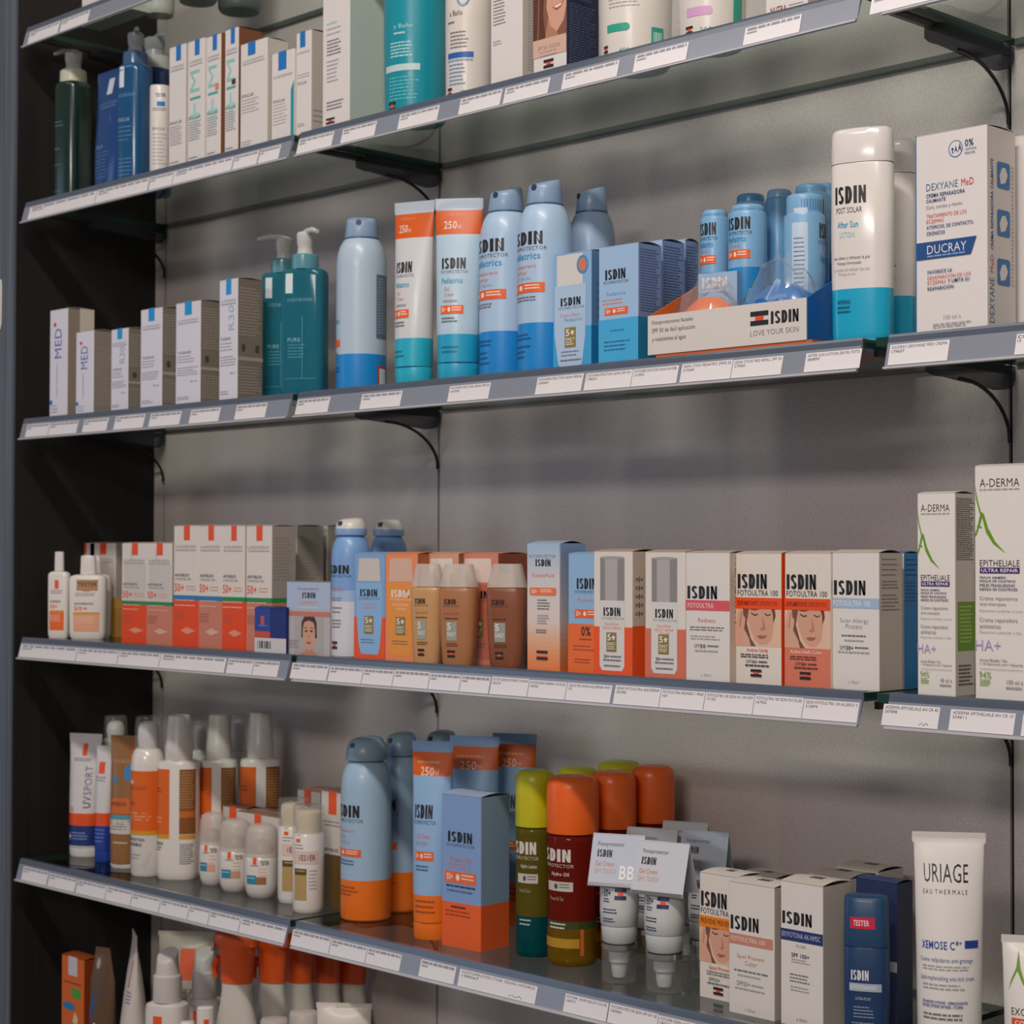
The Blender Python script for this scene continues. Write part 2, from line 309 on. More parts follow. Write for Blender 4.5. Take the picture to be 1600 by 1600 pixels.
POS = {
 'l0_carton': (0.1307, 0.0660, 2.2230, 0.0, 0.1309, 0.0321, 0.0965),
 'l0_white': (0.1938, 0.1000, 2.2230, 56.3, 0.0421, 0.0421, 0.1066),
 'l0_grey1': (0.2870, 0.1000, 2.2230, 55.2, 0.0571, 0.0571, 0.0849),
 'l0_grey2': (0.2898, 0.1700, 2.2230, 53.9, 0.0636, 0.0636, 0.1004),
 'green_pump': (0.0515, 0.0450, 1.9640, 14.4, 0.0459, 0.0459, 0.1774),
 'blue_pouch': (0.1565, 0.0450, 1.9640, 0.0, 0.0759, 0.0300, 0.1776),
 'blue_pump': (0.2159, 0.0450, 1.9640, 20.0, 0.0430, 0.0430, 0.1726),
 'blue_pump_b': (0.1845, 0.0970, 1.9640, 29.7, 0.0467, 0.0467, 0.1815),
 'white_tester': (0.3002, 0.0300, 1.9640, 56.3, 0.0279, 0.0279, 0.1260),
 'lrp_a': (0.3558, 0.0450, 1.9640, 0.0, 0.0385, 0.0500, 0.1700),
 'lrp_b': (0.3991, 0.0450, 1.9640, 0.0, 0.0369, 0.0500, 0.1693),
 'lrp_c': (0.4393, 0.0450, 1.9640, 0.0, 0.0326, 0.0500, 0.1679),
 'lrp_d': (0.4792, 0.0400, 1.9640, 0.0, 0.0298, 0.0399, 0.1690),
 'lrp_e': (0.5337, 0.0317, 1.9640, 0.0, 0.0568, 0.0335, 0.1408),
 'lrp_f': (0.5877, 0.0400, 1.9640, 0.0, 0.0460, 0.0400, 0.1181),
 'lrp_g': (0.6365, 0.0300, 1.9640, 0.0, 0.0301, 0.0300, 0.1328),
 'tall_white': (0.6935, 0.0473, 1.9640, 0.0, 0.0520, 0.0547, 0.2093),
 'teal_bath': (0.7891, 0.0650, 1.9640, 10.2, 0.0754, 0.0754, 0.1959),
 'white_bath': (0.8972, 0.0500, 1.9640, 13.6, 0.0527, 0.0527, 0.1757),
 'white_logo': (0.9906, 0.0400, 1.9640, 0.0, 0.0499, 0.0400, 0.1533),
 'face_box': (1.0625, 0.0405, 1.9640, 0.0, 0.0497, 0.0509, 0.1288),
 'white_pill': (1.1407, 0.0650, 1.9640, 24.4, 0.0784, 0.0784, 0.1271),
 'white_pink': (1.2503, 0.0600, 1.9640, 22.0, 0.0687, 0.0687, 0.1009),
 'white_red': (1.3786, 0.0292, 1.9640, 0.0, 0.0498, 0.0283, 0.0701),
 'white_r1': (1.4953, 0.0510, 1.9640, 0.0, 0.0482, 0.0420, 0.0703),
 'med_a': (0.0585, 0.0418, 1.6460, 0.0, 0.0491, 0.0435, 0.1596),
 'med_b': (0.1294, 0.0374, 1.6460, 0.0, 0.0473, 0.0347, 0.1217),
 'tol_a': (0.2276, 0.0375, 1.6460, 0.0, 0.0434, 0.0450, 0.1166),
 'tol_b': (0.3056, 0.0375, 1.6460, 0.0, 0.0524, 0.0450, 0.1376),
 'tol_c': (0.3921, 0.0375, 1.6460, 0.0, 0.0573, 0.0450, 0.1385),
 'tol_d': (0.4824, 0.0348, 1.6460, 0.0, 0.0405, 0.0397, 0.1593),
 'teal_pump_a': (0.4879, 0.1000, 1.6460, 33.0, 0.0559, 0.0347, 0.1748),
 'teal_pump_b': (0.6157, 0.0350, 1.6460, 33.0, 0.0560, 0.0347, 0.1592),
 'spray_a': (0.7075, 0.0500, 1.6460, 38.7, 0.0615, 0.0615, 0.2144),
 'tube_a': (0.8157, 0.0400, 1.6460, 20.0, 0.0501, 0.0311, 0.2183),
 'tube_b': (0.8929, 0.0400, 1.6460, 38.0, 0.0530, 0.0329, 0.2117),
 'spray_b': (0.9499, 0.0600, 1.6460, 5.2, 0.0606, 0.0606, 0.2170),
 'spray_c': (1.0309, 0.0400, 1.6460, 4.1, 0.0592, 0.0592, 0.2115),
 'spray_d': (1.0261, 0.1200, 1.6460, -21.0, 0.0531, 0.0531, 0.2148),
 'star5': (1.0916, 0.0425, 1.6460, 0.0, 0.0560, 0.0450, 0.1255),
 'isdin_a': (1.1622, 0.0334, 1.6460, 0.0, 0.0551, 0.0367, 0.1243),
 'isdin_b': (1.1591, 0.0802, 1.6460, 0.0, 0.0442, 0.0364, 0.1336),
 'isdin_c': (1.1495, 0.1213, 1.6460, 0.0, 0.0446, 0.0227, 0.1403),
 'after_a': (1.4444, 0.0450, 1.6460, 20.0, 0.0588, 0.0323, 0.2041),
 'after_b': (1.4304, 0.1100, 1.6460, 20.0, 0.0498, 0.0274, 0.2056),
 'after_c': (1.3788, 0.2000, 1.6460, 20.0, 0.0425, 0.0234, 0.1943),
 'dexyane': (1.5606, 0.0357, 1.6460, 0.0, 0.0725, 0.0473, 0.1790),
 'right_white': (1.6014, 0.0790, 1.6460, 0.0, 0.0462, 0.0220, 0.1776),
 'tray': (1.3046, 0.0960, 1.6520, 0.0, 0.1982, 0.1680, 0.0400),
 'stick_a': (1.2207, 0.1000, 1.6580, 12.7, 0.0306, 0.0306, 0.1504),
 'stick_b': (1.2721, 0.0900, 1.6580, 14.9, 0.0397, 0.0397, 0.1477),
 'stick_c': (1.2402, 0.1350, 1.6580, 14.8, 0.0334, 0.0334, 0.1693),
 'stick_d': (1.2815, 0.1300, 1.6580, 37.5, 0.0289, 0.0289, 0.1677),
 'stick_e': (1.3012, 0.1580, 1.6580, 48.1, 0.0369, 0.0369, 0.1741),
 'stick_f': (1.3397, 0.0950, 1.6580, 57.2, 0.0413, 0.0413, 0.1498),
 'stick_g': (1.2891, 0.2000, 1.6460, 53.6, 0.0282, 0.0282, 0.1950),
 'fluid_a': (0.0225, 0.0454, 1.3260, 32.0, 0.0329, 0.0164, 0.1265),
 'fluid_t': (0.0766, 0.0612, 1.3260, 45.0, 0.0543, 0.0272, 0.1210),
 'fluid_c': (0.0491, 0.0880, 1.3260, 45.0, 0.0502, 0.0251, 0.1210),
 'ant_a': (-0.0305, 0.1430, 1.3260, 0.0, 0.0642, 0.0500, 0.1404),
 'ant_b': (0.0239, 0.1430, 1.3260, 0.0, 0.0712, 0.0500, 0.1402),
 'ant_c': (0.2446, 0.0550, 1.3260, 0.0, 0.0627, 0.0500, 0.1391),
 'ant_d': (0.3052, 0.0550, 1.3260, 0.0, 0.0613, 0.0500, 0.1389),
 'ant_e': (0.3662, 0.0570, 1.3260, 0.0, 0.0584, 0.0500, 0.1621),
 'ant_f': (0.4218, 0.0570, 1.3260, 0.0, 0.0536, 0.0500, 0.1615),
 'ant_g': (0.4725, 0.0570, 1.3260, 0.0, 0.0499, 0.0500, 0.1610),
 'ant_h': (0.5245, 0.0534, 1.3260, 0.0, 0.0544, 0.0388, 0.1606),
 'ant_i': (0.4947, 0.1225, 1.3260, 0.0, 0.0467, 0.0450, 0.1616),
 'ant_j': (0.4900, 0.1775, 1.3260, 0.0, 0.0465, 0.0450, 0.1624),
 'sachet': (0.5810, 0.0200, 1.3260, 0.0, 0.0645, 0.0200, 0.0574),
 'compact': (0.6513, 0.0296, 1.3260, 0.0, 0.0854, 0.0300, 0.0895),
 'can_a': (0.7062, 0.0360, 1.3260, 1.9, 0.0473, 0.0473, 0.1672),
 'can_b': (0.6551, 0.1400, 1.3260, 12.5, 0.0479, 0.0479, 0.1677),
 'fw_a': (0.7686, 0.0330, 1.3260, 0.0, 0.0559, 0.0400, 0.1253),
 'fw_b': (0.8241, 0.0340, 1.3260, 0.0, 0.0572, 0.0400, 0.1254),
 'fw_c': (0.8742, 0.0520, 1.3260, 0.0, 0.0563, 0.0400, 0.1255),
 'fw_d': (0.9264, 0.0650, 1.3260, 0.0, 0.0648, 0.0500, 0.1255),
 'tint_a': (0.8734, 0.0117, 1.3260, 28.0, 0.0386, 0.0232, 0.1131),
 'tint_b': (0.9217, 0.0151, 1.3260, 28.0, 0.0446, 0.0268, 0.1133),
 'tint_c': (0.9827, 0.0311, 1.3260, 28.0, 0.0459, 0.0275, 0.1136),
 'fusion': (1.0620, 0.0271, 1.3260, 0.0, 0.0483, 0.0383, 0.1359),
 'zero': (1.1182, 0.0320, 1.3260, 0.0, 0.0481, 0.0400, 0.1257),
 'repair_a': (1.1634, 0.0285, 1.3260, 0.0, 0.0536, 0.0450, 0.1283),
 'repair_b': (1.2305, 0.0325, 1.3260, 0.0, 0.0533, 0.0450, 0.1277),
 'redness': (1.2849, 0.0305, 1.3260, 0.0, 0.0555, 0.0400, 0.1271),
 'unify_a': (1.3403, 0.0425, 1.3260, 0.0, 0.0554, 0.0450, 0.1265),
 'unify_b': (1.3971, 0.0445, 1.3260, 0.0, 0.0532, 0.0450, 0.1266),
 'allergy': (1.4482, 0.0450, 1.3260, 0.0, 0.0534, 0.0380, 0.1272),
 'blue_back': (1.4574, 0.0883, 1.3260, 0.0, 0.0230, 0.0266, 0.1268),
 'aderma_a': (1.5372, 0.0394, 1.3260, 0.0, 0.0390, 0.0323, 0.1802),
 'aderma_b': (1.6032, 0.0397, 1.3260, 0.0, 0.0511, 0.0361, 0.2029),
 'uvsport': (0.0336, 0.0856, 1.0040, 25.0, 0.0529, 0.0317, 0.1795),
 'thin_tube': (0.0962, 0.0779, 1.0040, 20.0, 0.0291, 0.0203, 0.1667),
 'brown_tube': (0.1627, 0.0703, 1.0040, 25.0, 0.0455, 0.0273, 0.1867),
 'lrp_can': (0.2364, 0.0602, 1.0040, 36.0, 0.0474, 0.0474, 0.2201),
 'lrp_spray_a': (0.2879, 0.0761, 1.0040, 38.1, 0.0568, 0.0454, 0.2233),
 'lrp_back_a': (0.0436, 0.1300, 1.0040, 57.5, 0.0441, 0.0441, 0.2040),
 'lrp_back_b': (0.2325, 0.1500, 1.0040, 55.0, 0.0275, 0.0275, 0.2092),
 'lrp_spray_b': (0.3036, 0.1320, 1.0040, 42.9, 0.0532, 0.0426, 0.2219),
 'lrp_back_c': (0.2701, 0.1900, 1.0040, 53.8, 0.0312, 0.0312, 0.2174),
 'lrp_spray_c': (0.3618, 0.1600, 1.0040, 53.2, 0.0551, 0.0441, 0.2275),
 'roll_a': (0.3616, 0.0809, 1.0040, 24.6, 0.0348, 0.0348, 0.0962),
 'roll_b': (0.4229, 0.0734, 1.0040, 33.4, 0.0409, 0.0409, 0.0945),
 'roll_c': (0.4835, 0.0717, 1.0040, 29.5, 0.0427, 0.0427, 0.0942),
 'low_box_a': (0.3719, 0.1220, 1.0040, 0.0, 0.0502, 0.0280, 0.1018),
 'low_box_b': (0.4370, 0.1250, 1.0040, 0.0, 0.0935, 0.0500, 0.0998),
 'test_a': (0.5379, 0.0814, 1.0040, 34.7, 0.0397, 0.0397, 0.1317),
 'test_b': (0.6019, 0.0554, 1.0040, 21.7, 0.0394, 0.0394, 0.1320),
 'ant_k': (0.5078, 0.1525, 1.0040, 0.0, 0.0485, 0.0450, 0.1350),
 'ant_l': (0.6110, 0.1105, 1.0040, 0.0, 0.0495, 0.0450, 0.1462),
 'sun_can_a': (0.6866, 0.0782, 1.0040, 1.4, 0.0624, 0.0624, 0.2206),
 'sun_can_b': (0.6753, 0.1450, 1.0040, 0.3, 0.0509, 0.0509, 0.2210),
 'sun_can_c': (0.7009, 0.1900, 1.0040, -0.9, 0.0504, 0.0504, 0.2222),
 'sun_tube_a': (0.8329, 0.0560, 1.0040, 27.0, 0.0484, 0.0300, 0.2279),
 'sun_tube_b': (0.8203, 0.1350, 1.0040, 27.0, 0.0599, 0.0372, 0.2278),
 'sun_tube_c': (0.8382, 0.1850, 1.0040, 27.0, 0.0530, 0.0329, 0.2289),
 'sport': (0.8994, 0.0628, 1.0040, 4.0, 0.0605, 0.0486, 0.1735),
 'hydro_y': (0.9801, 0.0781, 1.0040, 11.5, 0.0431, 0.0431, 0.2049),
 'hydro_o': (1.0382, 0.0779, 1.0040, 3.2, 0.0556, 0.0556, 0.2035),
 'hydro_o2': (1.0491, 0.1320, 1.0040, 5.6, 0.0486, 0.0486, 0.2050),
 'hydro_o3': (1.0604, 0.1850, 1.0040, 4.4, 0.0478, 0.0478, 0.2083),
 'hydro_y2': (1.0058, 0.1200, 1.0040, 6.7, 0.0455, 0.0455, 0.2066),
 'hydro_y3': (1.0055, 0.1900, 1.0040, 5.4, 0.0495, 0.0495, 0.2086),
 'gel_a': (1.1316, 0.0512, 1.0040, 24.9, 0.0412, 0.0412, 0.1479),
 'gel_b': (1.1940, 0.0513, 1.0040, 14.2, 0.0422, 0.0422, 0.1468),
 'gel_c': (1.0999, 0.1400, 1.0040, 23.8, 0.0422, 0.0422, 0.1422),
 'gel_d': (1.1833, 0.1300, 1.0040, 22.3, 0.0375, 0.0375, 0.1487),
 'gel_e': (1.1091, 0.1850, 1.0040, 22.8, 0.0378, 0.0378, 0.1457),
 'prevent': (1.2605, 0.0768, 1.0040, 0.0, 0.0486, 0.0400, 0.1257),
 'prevent_c': (1.3252, 0.0482, 1.0040, 0.0, 0.0556, 0.0400, 0.1277),
 'eryf': (1.3850, 0.0510, 1.0040, 0.0, 0.0493, 0.0450, 0.1362),
 'eryf_b': (1.3611, 0.1275, 1.0040, 0.0, 0.0506, 0.0450, 0.1316),
 'eryf_c': (1.3553, 0.1825, 1.0040, 0.0, 0.0501, 0.0450, 0.1310),
 'night': (1.4508, 0.0400, 1.0040, 28.0, 0.0418, 0.0272, 0.1325),
 'navy_box': (1.4371, 0.0882, 1.0040, 0.0, 0.0464, 0.0264, 0.1397),
 'uriage': (1.5452, 0.0300, 1.0040, 36.0, 0.0593, 0.0368, 0.2008),
 'exomega': (1.6259, 0.0300, 1.0040, 30.0, 0.0462, 0.0286, 0.1211),
 'kid_box': (0.1096, 0.0346, 0.6840, 0.0, 0.0596, 0.0292, 0.1916),
 'kid_tube': (0.1786, 0.0260, 0.6840, 15.0, 0.0445, 0.0223, 0.2147),
 'white_side': (0.2287, 0.0450, 0.6840, -27.0, 0.0600, 0.0372, 0.2399),
 'pump_w': (0.3316, 0.0300, 0.6840, 25.0, 0.0579, 0.0434, 0.2371),
 'big_tube': (0.2457, 0.1200, 0.6840, 40.0, 0.0781, 0.0430, 0.2337),
 'pump_w2': (0.3246, 0.0950, 0.6840, 30.0, 0.0514, 0.0385, 0.2284),
 'trig_a': (0.4670, 0.0450, 0.6840, 22.0, 0.0638, 0.0319, 0.2751),
 'trig_b': (0.4805, 0.0920, 0.6840, 22.0, 0.0546, 0.0273, 0.2689),
 'trig_c': (0.4787, 0.1370, 0.6840, 22.0, 0.0569, 0.0284, 0.2599),
 'trig_d': (0.4861, 0.1780, 0.6840, 22.0, 0.0552, 0.0276, 0.2527),
 'trig_e': (0.4984, 0.2130, 0.6840, 22.0, 0.0543, 0.0271, 0.2461),
 'lip_a': (0.4493, 0.0080, 0.6840, 54.8, 0.0216, 0.0216, 0.1823),
 'lip_b': (0.3932, 0.0200, 0.6840, 55.3, 0.0203, 0.0203, 0.1514),
 'small_tube': (0.7165, 0.0200, 0.6840, 40.0, 0.0638, 0.0351, 0.2301),
 'small_b': (0.5805, 0.0200, 0.6840, 52.7, 0.0369, 0.0369, 0.1887),
 'small_c': (0.6284, 0.0300, 0.6840, 51.8, 0.0396, 0.0396, 0.2048),
 'prevent_b': (1.2630, 0.1350, 1.0040, 0.0, 0.0493, 0.0400, 0.1180),
}
TICKETS = {
 (0, 0): [(0.0138, 0.0974), (0.1026, 0.1774)],
 (1, 0): [(0.0179, 0.1975), (0.1991, 0.3292), (0.3323, 0.3865), (0.3879, 0.519), (0.5217, 0.5729), (0.5756, 0.6174)],
 (1, 1): [(0.6532, 0.7212), (0.7381, 0.8002), (0.8411, 0.909), (0.9439, 1.0102), (1.0152, 1.0832), (1.103, 1.1819), (1.2038, 1.2739), (1.3451, 1.4117)],
 (1, 2): [(1.4902, 1.5691)],
 (2, 0): [(0.0156, 0.078), (0.0797, 0.1552), (0.1703, 0.2326), (0.2503, 0.3223), (0.336, 0.4076), (0.4294, 0.4945), (0.5288, 0.5928)],
 (2, 1): [(0.6532, 0.7162), (0.7756, 0.8473), (0.9274, 0.9933), (1.065, 1.1322), (1.1359, 1.2007), (1.2015, 1.2616), (1.2657, 1.3293), (1.3301, 1.3898), (1.4164, 1.4784)],
 (2, 2): [(1.5086, 1.5699), (1.6354, 1.6782)],
 (3, 0): [(0.0025, 0.1564), (0.158, 0.2623), (0.2639, 0.3624), (0.3639, 0.51), (0.5141, 0.568), (0.5693, 0.6201)],
 (3, 1): [(0.6456, 0.716), (0.7184, 0.7799), (0.7811, 0.8346), (0.8357, 0.8959), (0.897, 0.9476), (0.9487, 0.9945), (0.9965, 1.0534), (1.0544, 1.1091), (1.11, 1.1731), (1.1775, 1.2385), (1.2393, 1.2951), (1.2959, 1.3554), (1.3562, 1.413), (1.4137, 1.4749)],
 (3, 2): [(1.501, 1.5592), (1.5701, 1.6329), (1.6401, 1.6882)],
 (4, 0): [(0.0149, 0.0841), (0.0875, 0.1592), (0.1625, 0.2362), (0.2378, 0.2992), (0.3008, 0.3661), (0.3676, 0.4319), (0.4333, 0.4772), (0.4786, 0.5429), (0.5443, 0.6368)],
 (4, 1): [(0.6494, 0.7219), (0.7231, 0.7889), (0.79, 0.8497), (0.8825, 0.9407), (0.9469, 1.0668), (1.1079, 1.1683), (1.1701, 1.2353), (1.2362, 1.2983)],
}
USED = []
def at(id):
    USED.append(id); return POS[id]

# ------------------------------------------------------------------ product builders
def carton(id, label, col, front=(), side=(), bands=(), scol=None, flapcol=None, group=None, top=(), name='product_carton', bulge=.002, cat='carton', part='box_body', sbands=None):
    x, y, z, rot, w, d, h = at(id)
    root = empty(name, (x, y, z), math.radians(rot)); tag(root, label, cat, group)
    mb = MB(); hw, hd, r = w / 2, d / 2, .0009
    hb = h - .0012
    # walls: front / right / back / left strips with small rounded corners, split at the colour bands
    prof = []
    for cx, cy, a0 in ((-hw + r, -hd + r, PI), (hw - r, -hd + r, 1.5 * PI), (hw - r, hd - r, 0), (-hw + r, hd - r, .5 * PI)):
        for q in range(3): a = a0 + q * PI / 4; prof.append((cx + r * math.cos(a), cy + r * math.sin(a)))
    def walls(bnds, base, rng):
        cuts = sorted({0.0, 1.0} | {c for b in bnds for c in b[:2]})
        for z0, z1 in zip(cuts, cuts[1:]):
            c = base
            for b in bnds:
                if b[0] - 1e-6 <= (z0 + z1) / 2 <= b[1] + 1e-6: c = b[2]
            for j in rng:
                p, q = prof[j], prof[(j + 1) % 12]
                mb.add([(p[0], p[1], z0 * hb), (q[0], q[1], z0 * hb), (q[0], q[1], z1 * hb), (p[0], p[1], z1 * hb)], [(0, 1, 2, 3)], c)
    walls(bands, col, (0, 1, 2, 3, 10, 11, 9)); walls(bands if sbands is None else sbands, scol or col, (4, 5, 6, 7, 8))  # most side colours are darker than the front: side shade in the colour
    mb.add([(p[0], p[1], 0) for p in prof], [tuple(range(12))[::-1]], col)
    mb.add([(p[0] * .97, p[1] * .97, hb - .004) for p in prof], [tuple(range(12))], 'hole')
    mb.add([(p[0], p[1], hb) for p in prof] + [(p[0] * .97, p[1] * .97, hb - .004) for p in prof], [(j, (j + 1) % 12, 12 + (j + 1) % 12, 12 + j) for j in range(12)], flapcol or col)
    draw(mb, lambda a, b, o: (-hw + a * w, -hd - o, b * h), front)
    draw(mb, lambda a, b, o: (hw + o, -hd + a * d, b * h), side)
    mb.build(part, root)
    # tuck-in lid, hinged on the front edge and slightly bowed
    fb = MB(); n = 6
    vs = []; e = .0004
    for i in range(n + 1):
        t = i / n; zz = hb + .0002 + bulge * math.sin(t * PI) * .9
        for lay in (0, .0005):
            vs += [(-hw + e, -hd + e + (d - 2 * e) * t, zz + lay), (hw - e, -hd + e + (d - 2 * e) * t, zz + lay)]
    fs = []
    for i in range(n):
        a, b = i * 4, i * 4 + 4
        fs += [(a + 2, a + 3, b + 3, b + 2), (a + 1, a, b, b + 1), (a, a + 2, b + 2, b), (a + 3, a + 1, b + 1, b + 3)]
    fs += [(0, 1, 3, 2), (n * 4 + 1, n * 4, n * 4 + 2, n * 4 + 3)]
    fb.add(vs, fs, flapcol or scol or col)
    draw(fb, lambda a, b, o: (-hw + a * w, -hd + b * d, hb + .0008 + bulge * math.sin(b * PI) * .9 + o), top)
    fb.build('lid_flap', root)
    return root

def mapper(rs):
    rs = sorted(rs)
    H = rs[-1][0]
    def mp(fx, fz, off):
        z = fz
        for i in range(len(rs) - 1):
            if rs[i][0] <= z <= rs[i + 1][0]: break
        t = (z - rs[i][0]) / max(1e-9, rs[i + 1][0] - rs[i][0]); t = min(1, max(0, t))
        a, b, p = (rs[i][j] + t * (rs[i + 1][j] - rs[i][j]) for j in (1, 2, 3))
        sn = math.sin(fx * PI / 2); tt = math.copysign(math.asin(min(1, abs(sn) ** (p / 2))), fx); x, y = sup(a, b, p, tt)
        nxx = abs(x / a) ** (p - 1) / a * (1 if x >= 0 else -1); nyy = abs(y / b) ** (p - 1) / b * (1 if y >= 0 else -1)
        L = math.hypot(nxx, nyy) or 1
        return (x + nxx / L * off, y + nyy / L * off, z)
    return mp
def printed(mb, rs, H, items):
    m = mapper(rs); draw(mb, lambda a, b, o: m(a, b * H, o), items, nx=14, o0=.00028)
def base(id, name, label, cat, group=None):
    x, y, z, rot, w, d, h = at(id)
    root = empty(name, (x, y, z), math.radians(rot)); tag(root, label, cat, group)
    return root, w / 2, d / 2, h

def spray_can(id, label, col, items, bands=(), capcol='#8FA9C8:s', ring='#3C5F80', group=None, cap='slant', capring=None, name='spray_can', collar=None):
    root, a, b, H = base(id, name, label, 'spray can', group)
    mb = MB(); R = lambda zf, k: (zf * H, a * k, a * k, 2)
    rs = [R(0, .93), R(.008, .99), R(.02, 1), R(.70, 1), R(.75, .985), R(.79, .94), R(.825, .87), R(.85, .78), R(.865, .71), R(.872, .66)]
    mb.loft(rs, col, [(z0 * H, z1 * H, c) for z0, z1, c in bands], N=48)
    printed(mb, rs, H, items); mb.build('can_body', root)
    rb = MB(); rb.loft([R(.868, .69), R(.878, .69)], ring, N=40); rb.build('valve_ring', root)
    cb = MB()
    if cap == 'slant':
        c = [(.8765 * H, a * .67, a * .67, 2), (.88 * H, a * .68, a * .68, 2), (.955 * H, a * .62, a * .62, 2, .0), (.985 * H, a * .60, a * .60, 2, .22), (.997 * H, a * .53, a * .53, 2, .3), (1.0 * H, a * .3, a * .3, 2, .3)]
    else:
        c = [(.8765 * H, a * .80, a * .80, 2), (.89 * H, a * .83, a * .83, 2), (.93 * H, a * .80, a * .80, 2), (.965 * H, a * .74, a * .74, 2, .05), (.99 * H, a * .62, a * .62, 2, .1), (1.0 * H, a * .4, a * .4, 2, .1)]
    cb.loft(c, capcol, [(.8765 * H, .925 * H, capring)] if capring else (), N=40)
    co = cb.build('cap', root)
    hb = MB(); rr = a * (.615 if cap == 'slant' else .735); zc = .958 * H
    hb.tube([(0, -rr + .002, zc), (0, -rr - .0008, zc)], .0035, '#2C3E58', 12); hb.build('nozzle', co)
    return root

def squeeze_tube(id, label, col, items, bands=(), capcol='#1E9FB8:g', capz=.10, group=None, name='squeeze_tube', crimp=.06, capk=.93, tilt=0, wtop=1.06, cat='tube', tip=None):
    root, a, b, H = base(id, name, label, cat, group)
    mb = MB(); rs = []
    br = min(a * .92, max(b * 1.25, a * .75))
    for zf, ka, kb in ((capz + .004, .90, 1.0), (capz + .02, .93, 1.0), (.30, .95, .95), (.5, .97, .80), (.65, .99, .60), (.78, 1.0, .40), (.88, 1.02, .2), (1 - crimp, 1.03, .06), (1 - crimp * .9, wtop, .035), (1.0, wtop, .03)):
        rs.append((zf * H, a * ka, br * kb, 2))
    if tip: rs = [r if r[0] < .8 * H else (r[0], r[1] * tip ** ((r[0] / H - .8) / .2), r[2], r[3]) for r in rs]
    mb.loft(rs, col, [(z0 * H, z1 * H, c) for z0, z1, c in bands], N=48)
    printed(mb, rs, H, items); mb.build('tube_body', root)
    cb = MB(); ac, bc = a * capk, br * capk
    cb.loft([(0, ac * .95, bc * .95, 2), (.003, ac * .99, bc * .99, 2), (capz * H * .9, ac, bc, 2), (capz * H, ac * .985, bc * .985, 2), (capz * H + .001, ac * .9, bc * .9, 2)], capcol, N=44)
    cb.build('flip_cap', root)
    return root

def oval_bottle(id, label, col, items, bands=(), capcol=W + ':g', capz=.80, group=None, p=2.4, taper=.97, name='lotion_bottle', capk=.99, captop='dome', shoulder=.0, cat='bottle', capitems=()):
    """body closed by a cap that carries on its outline (or a narrower neck cap when shoulder > 0)"""
    root, a, b, H = base(id, name, label, cat, group)
    mb = MB(); zt = capz * H
    rs = [(0, a * .90 * taper, b * .9 * taper, p), (.004, a * .985 * taper, b * .985 * taper, p), (.010, a * taper, b * taper, p), (zt * .55, a, b, p)]
    if shoulder > 0: rs += [(zt - shoulder * H, a, b, p), (zt - shoulder * H * .45, a * .93, b * .93, p), (zt - shoulder * H * .1, a * .74, b * .8, p), (zt, a * .6, b * .7, p)]
    else: rs += [(zt - .0006, a * .995, b * .995, p), (zt, a * .98, b * .98, p)]
    mb.loft(rs, col, [(z0 * H, z1 * H, c) for z0, z1, c in bands], N=48)
    printed(mb, rs, H, items); mb.build('bottle_body', root)
    cb = MB(); k = capk
    if captop == 'dome':
        c = [(zt + .0006, a * k, b * k, p), (zt + .0012, a * k * 1.005, b * k * 1.005, p), (H * .96, a * k * .98, b * k * .97, p), (H * .985, a * k * .95, b * k * .85, p), (H * .997, a * k * .86, b * k * .6, p), (H, a * k * .6, b * k * .3, p)]
    else:
        kb = k if shoulder <= 0 else k * 1.1
        c = [(zt + .0006, a * k, b * kb, p), (H * .985, a * k * .94, b * kb * .94, p), (H * .997, a * k * .9, b * kb * .9, p), (H, a * k * .78, b * kb * .78, p)]
    crs = cb.loft(c, capcol, N=44)
    if capitems: printed(cb, crs, H, capitems)
    cb.build('cap', root)
    return root

def pump_bottle(id, label, col, items, bands=(), collar='#2F7F8C:g', pump=W + ':s', group=None, p=2.0, fill=.78, spout=-1, name='pump_bottle', clearcap=False, spin=0, neckk=.5, headlen=1.0):
    """fill = share of the height where the shoulder ends; the head above it is a pump"""
    root, a, b, H = base(id, name, label, 'bottle', group)
    zs = H; mb = MB()     # POS height is the height of the body; the pump stands above
    rs = [(0, a * .92, b * .92, p), (.004, a * .99, b * .99, p), (.008, a, b, p), (zs - .010, a, b, p), (zs - .004, a * .97, b * .97, p), (zs - .001, a * .86, b * .86, p), (zs, a * .6, b * .7, p)]
    mb.loft(rs, col, [(z0 * H, z1 * H, c) for z0, z1, c in bands], N=48)
    printed(mb, rs, H, items); mb.build('bottle_body', root)
    nr = min(a, b) * neckk * 1.35
    cb = MB(); cb.loft([(zs - .001, nr, nr, 2), (zs + .002, nr * 1.02, nr * 1.02, 2), (zs + .016, nr * 1.0, nr * 1.0, 2), (zs + .018, nr * .9, nr * .9, 2)], collar, N=36); cb.build('collar', root)
    pb = MB(); t0 = zs + .018
    pb.loft([(t0, nr * .62, nr * .62, 2), (t0 + .010, nr * .55, nr * .55, 2), (t0 + .012, nr * .62, nr * .62, 2), (t0 + .026, nr * .66, nr * .66, 2), (t0 + .028, nr * .55, nr * .55, 2)], pump, N=28)
    sp = spin
    L = .036 * headlen
    dx, dy = math.sin(sp), -math.cos(sp)
    pb.tube([(-dx * .006, -dy * .006, t0 + .027), (dx * .006, dy * .006, t0 + .0285), (dx * L * .6, dy * L * .6, t0 + .0285), (dx * L, dy * L, t0 + .0245)], [.0035, .0042, .0036, .0026], pump, 10)
    pb.build('pump_head', root)
    return root

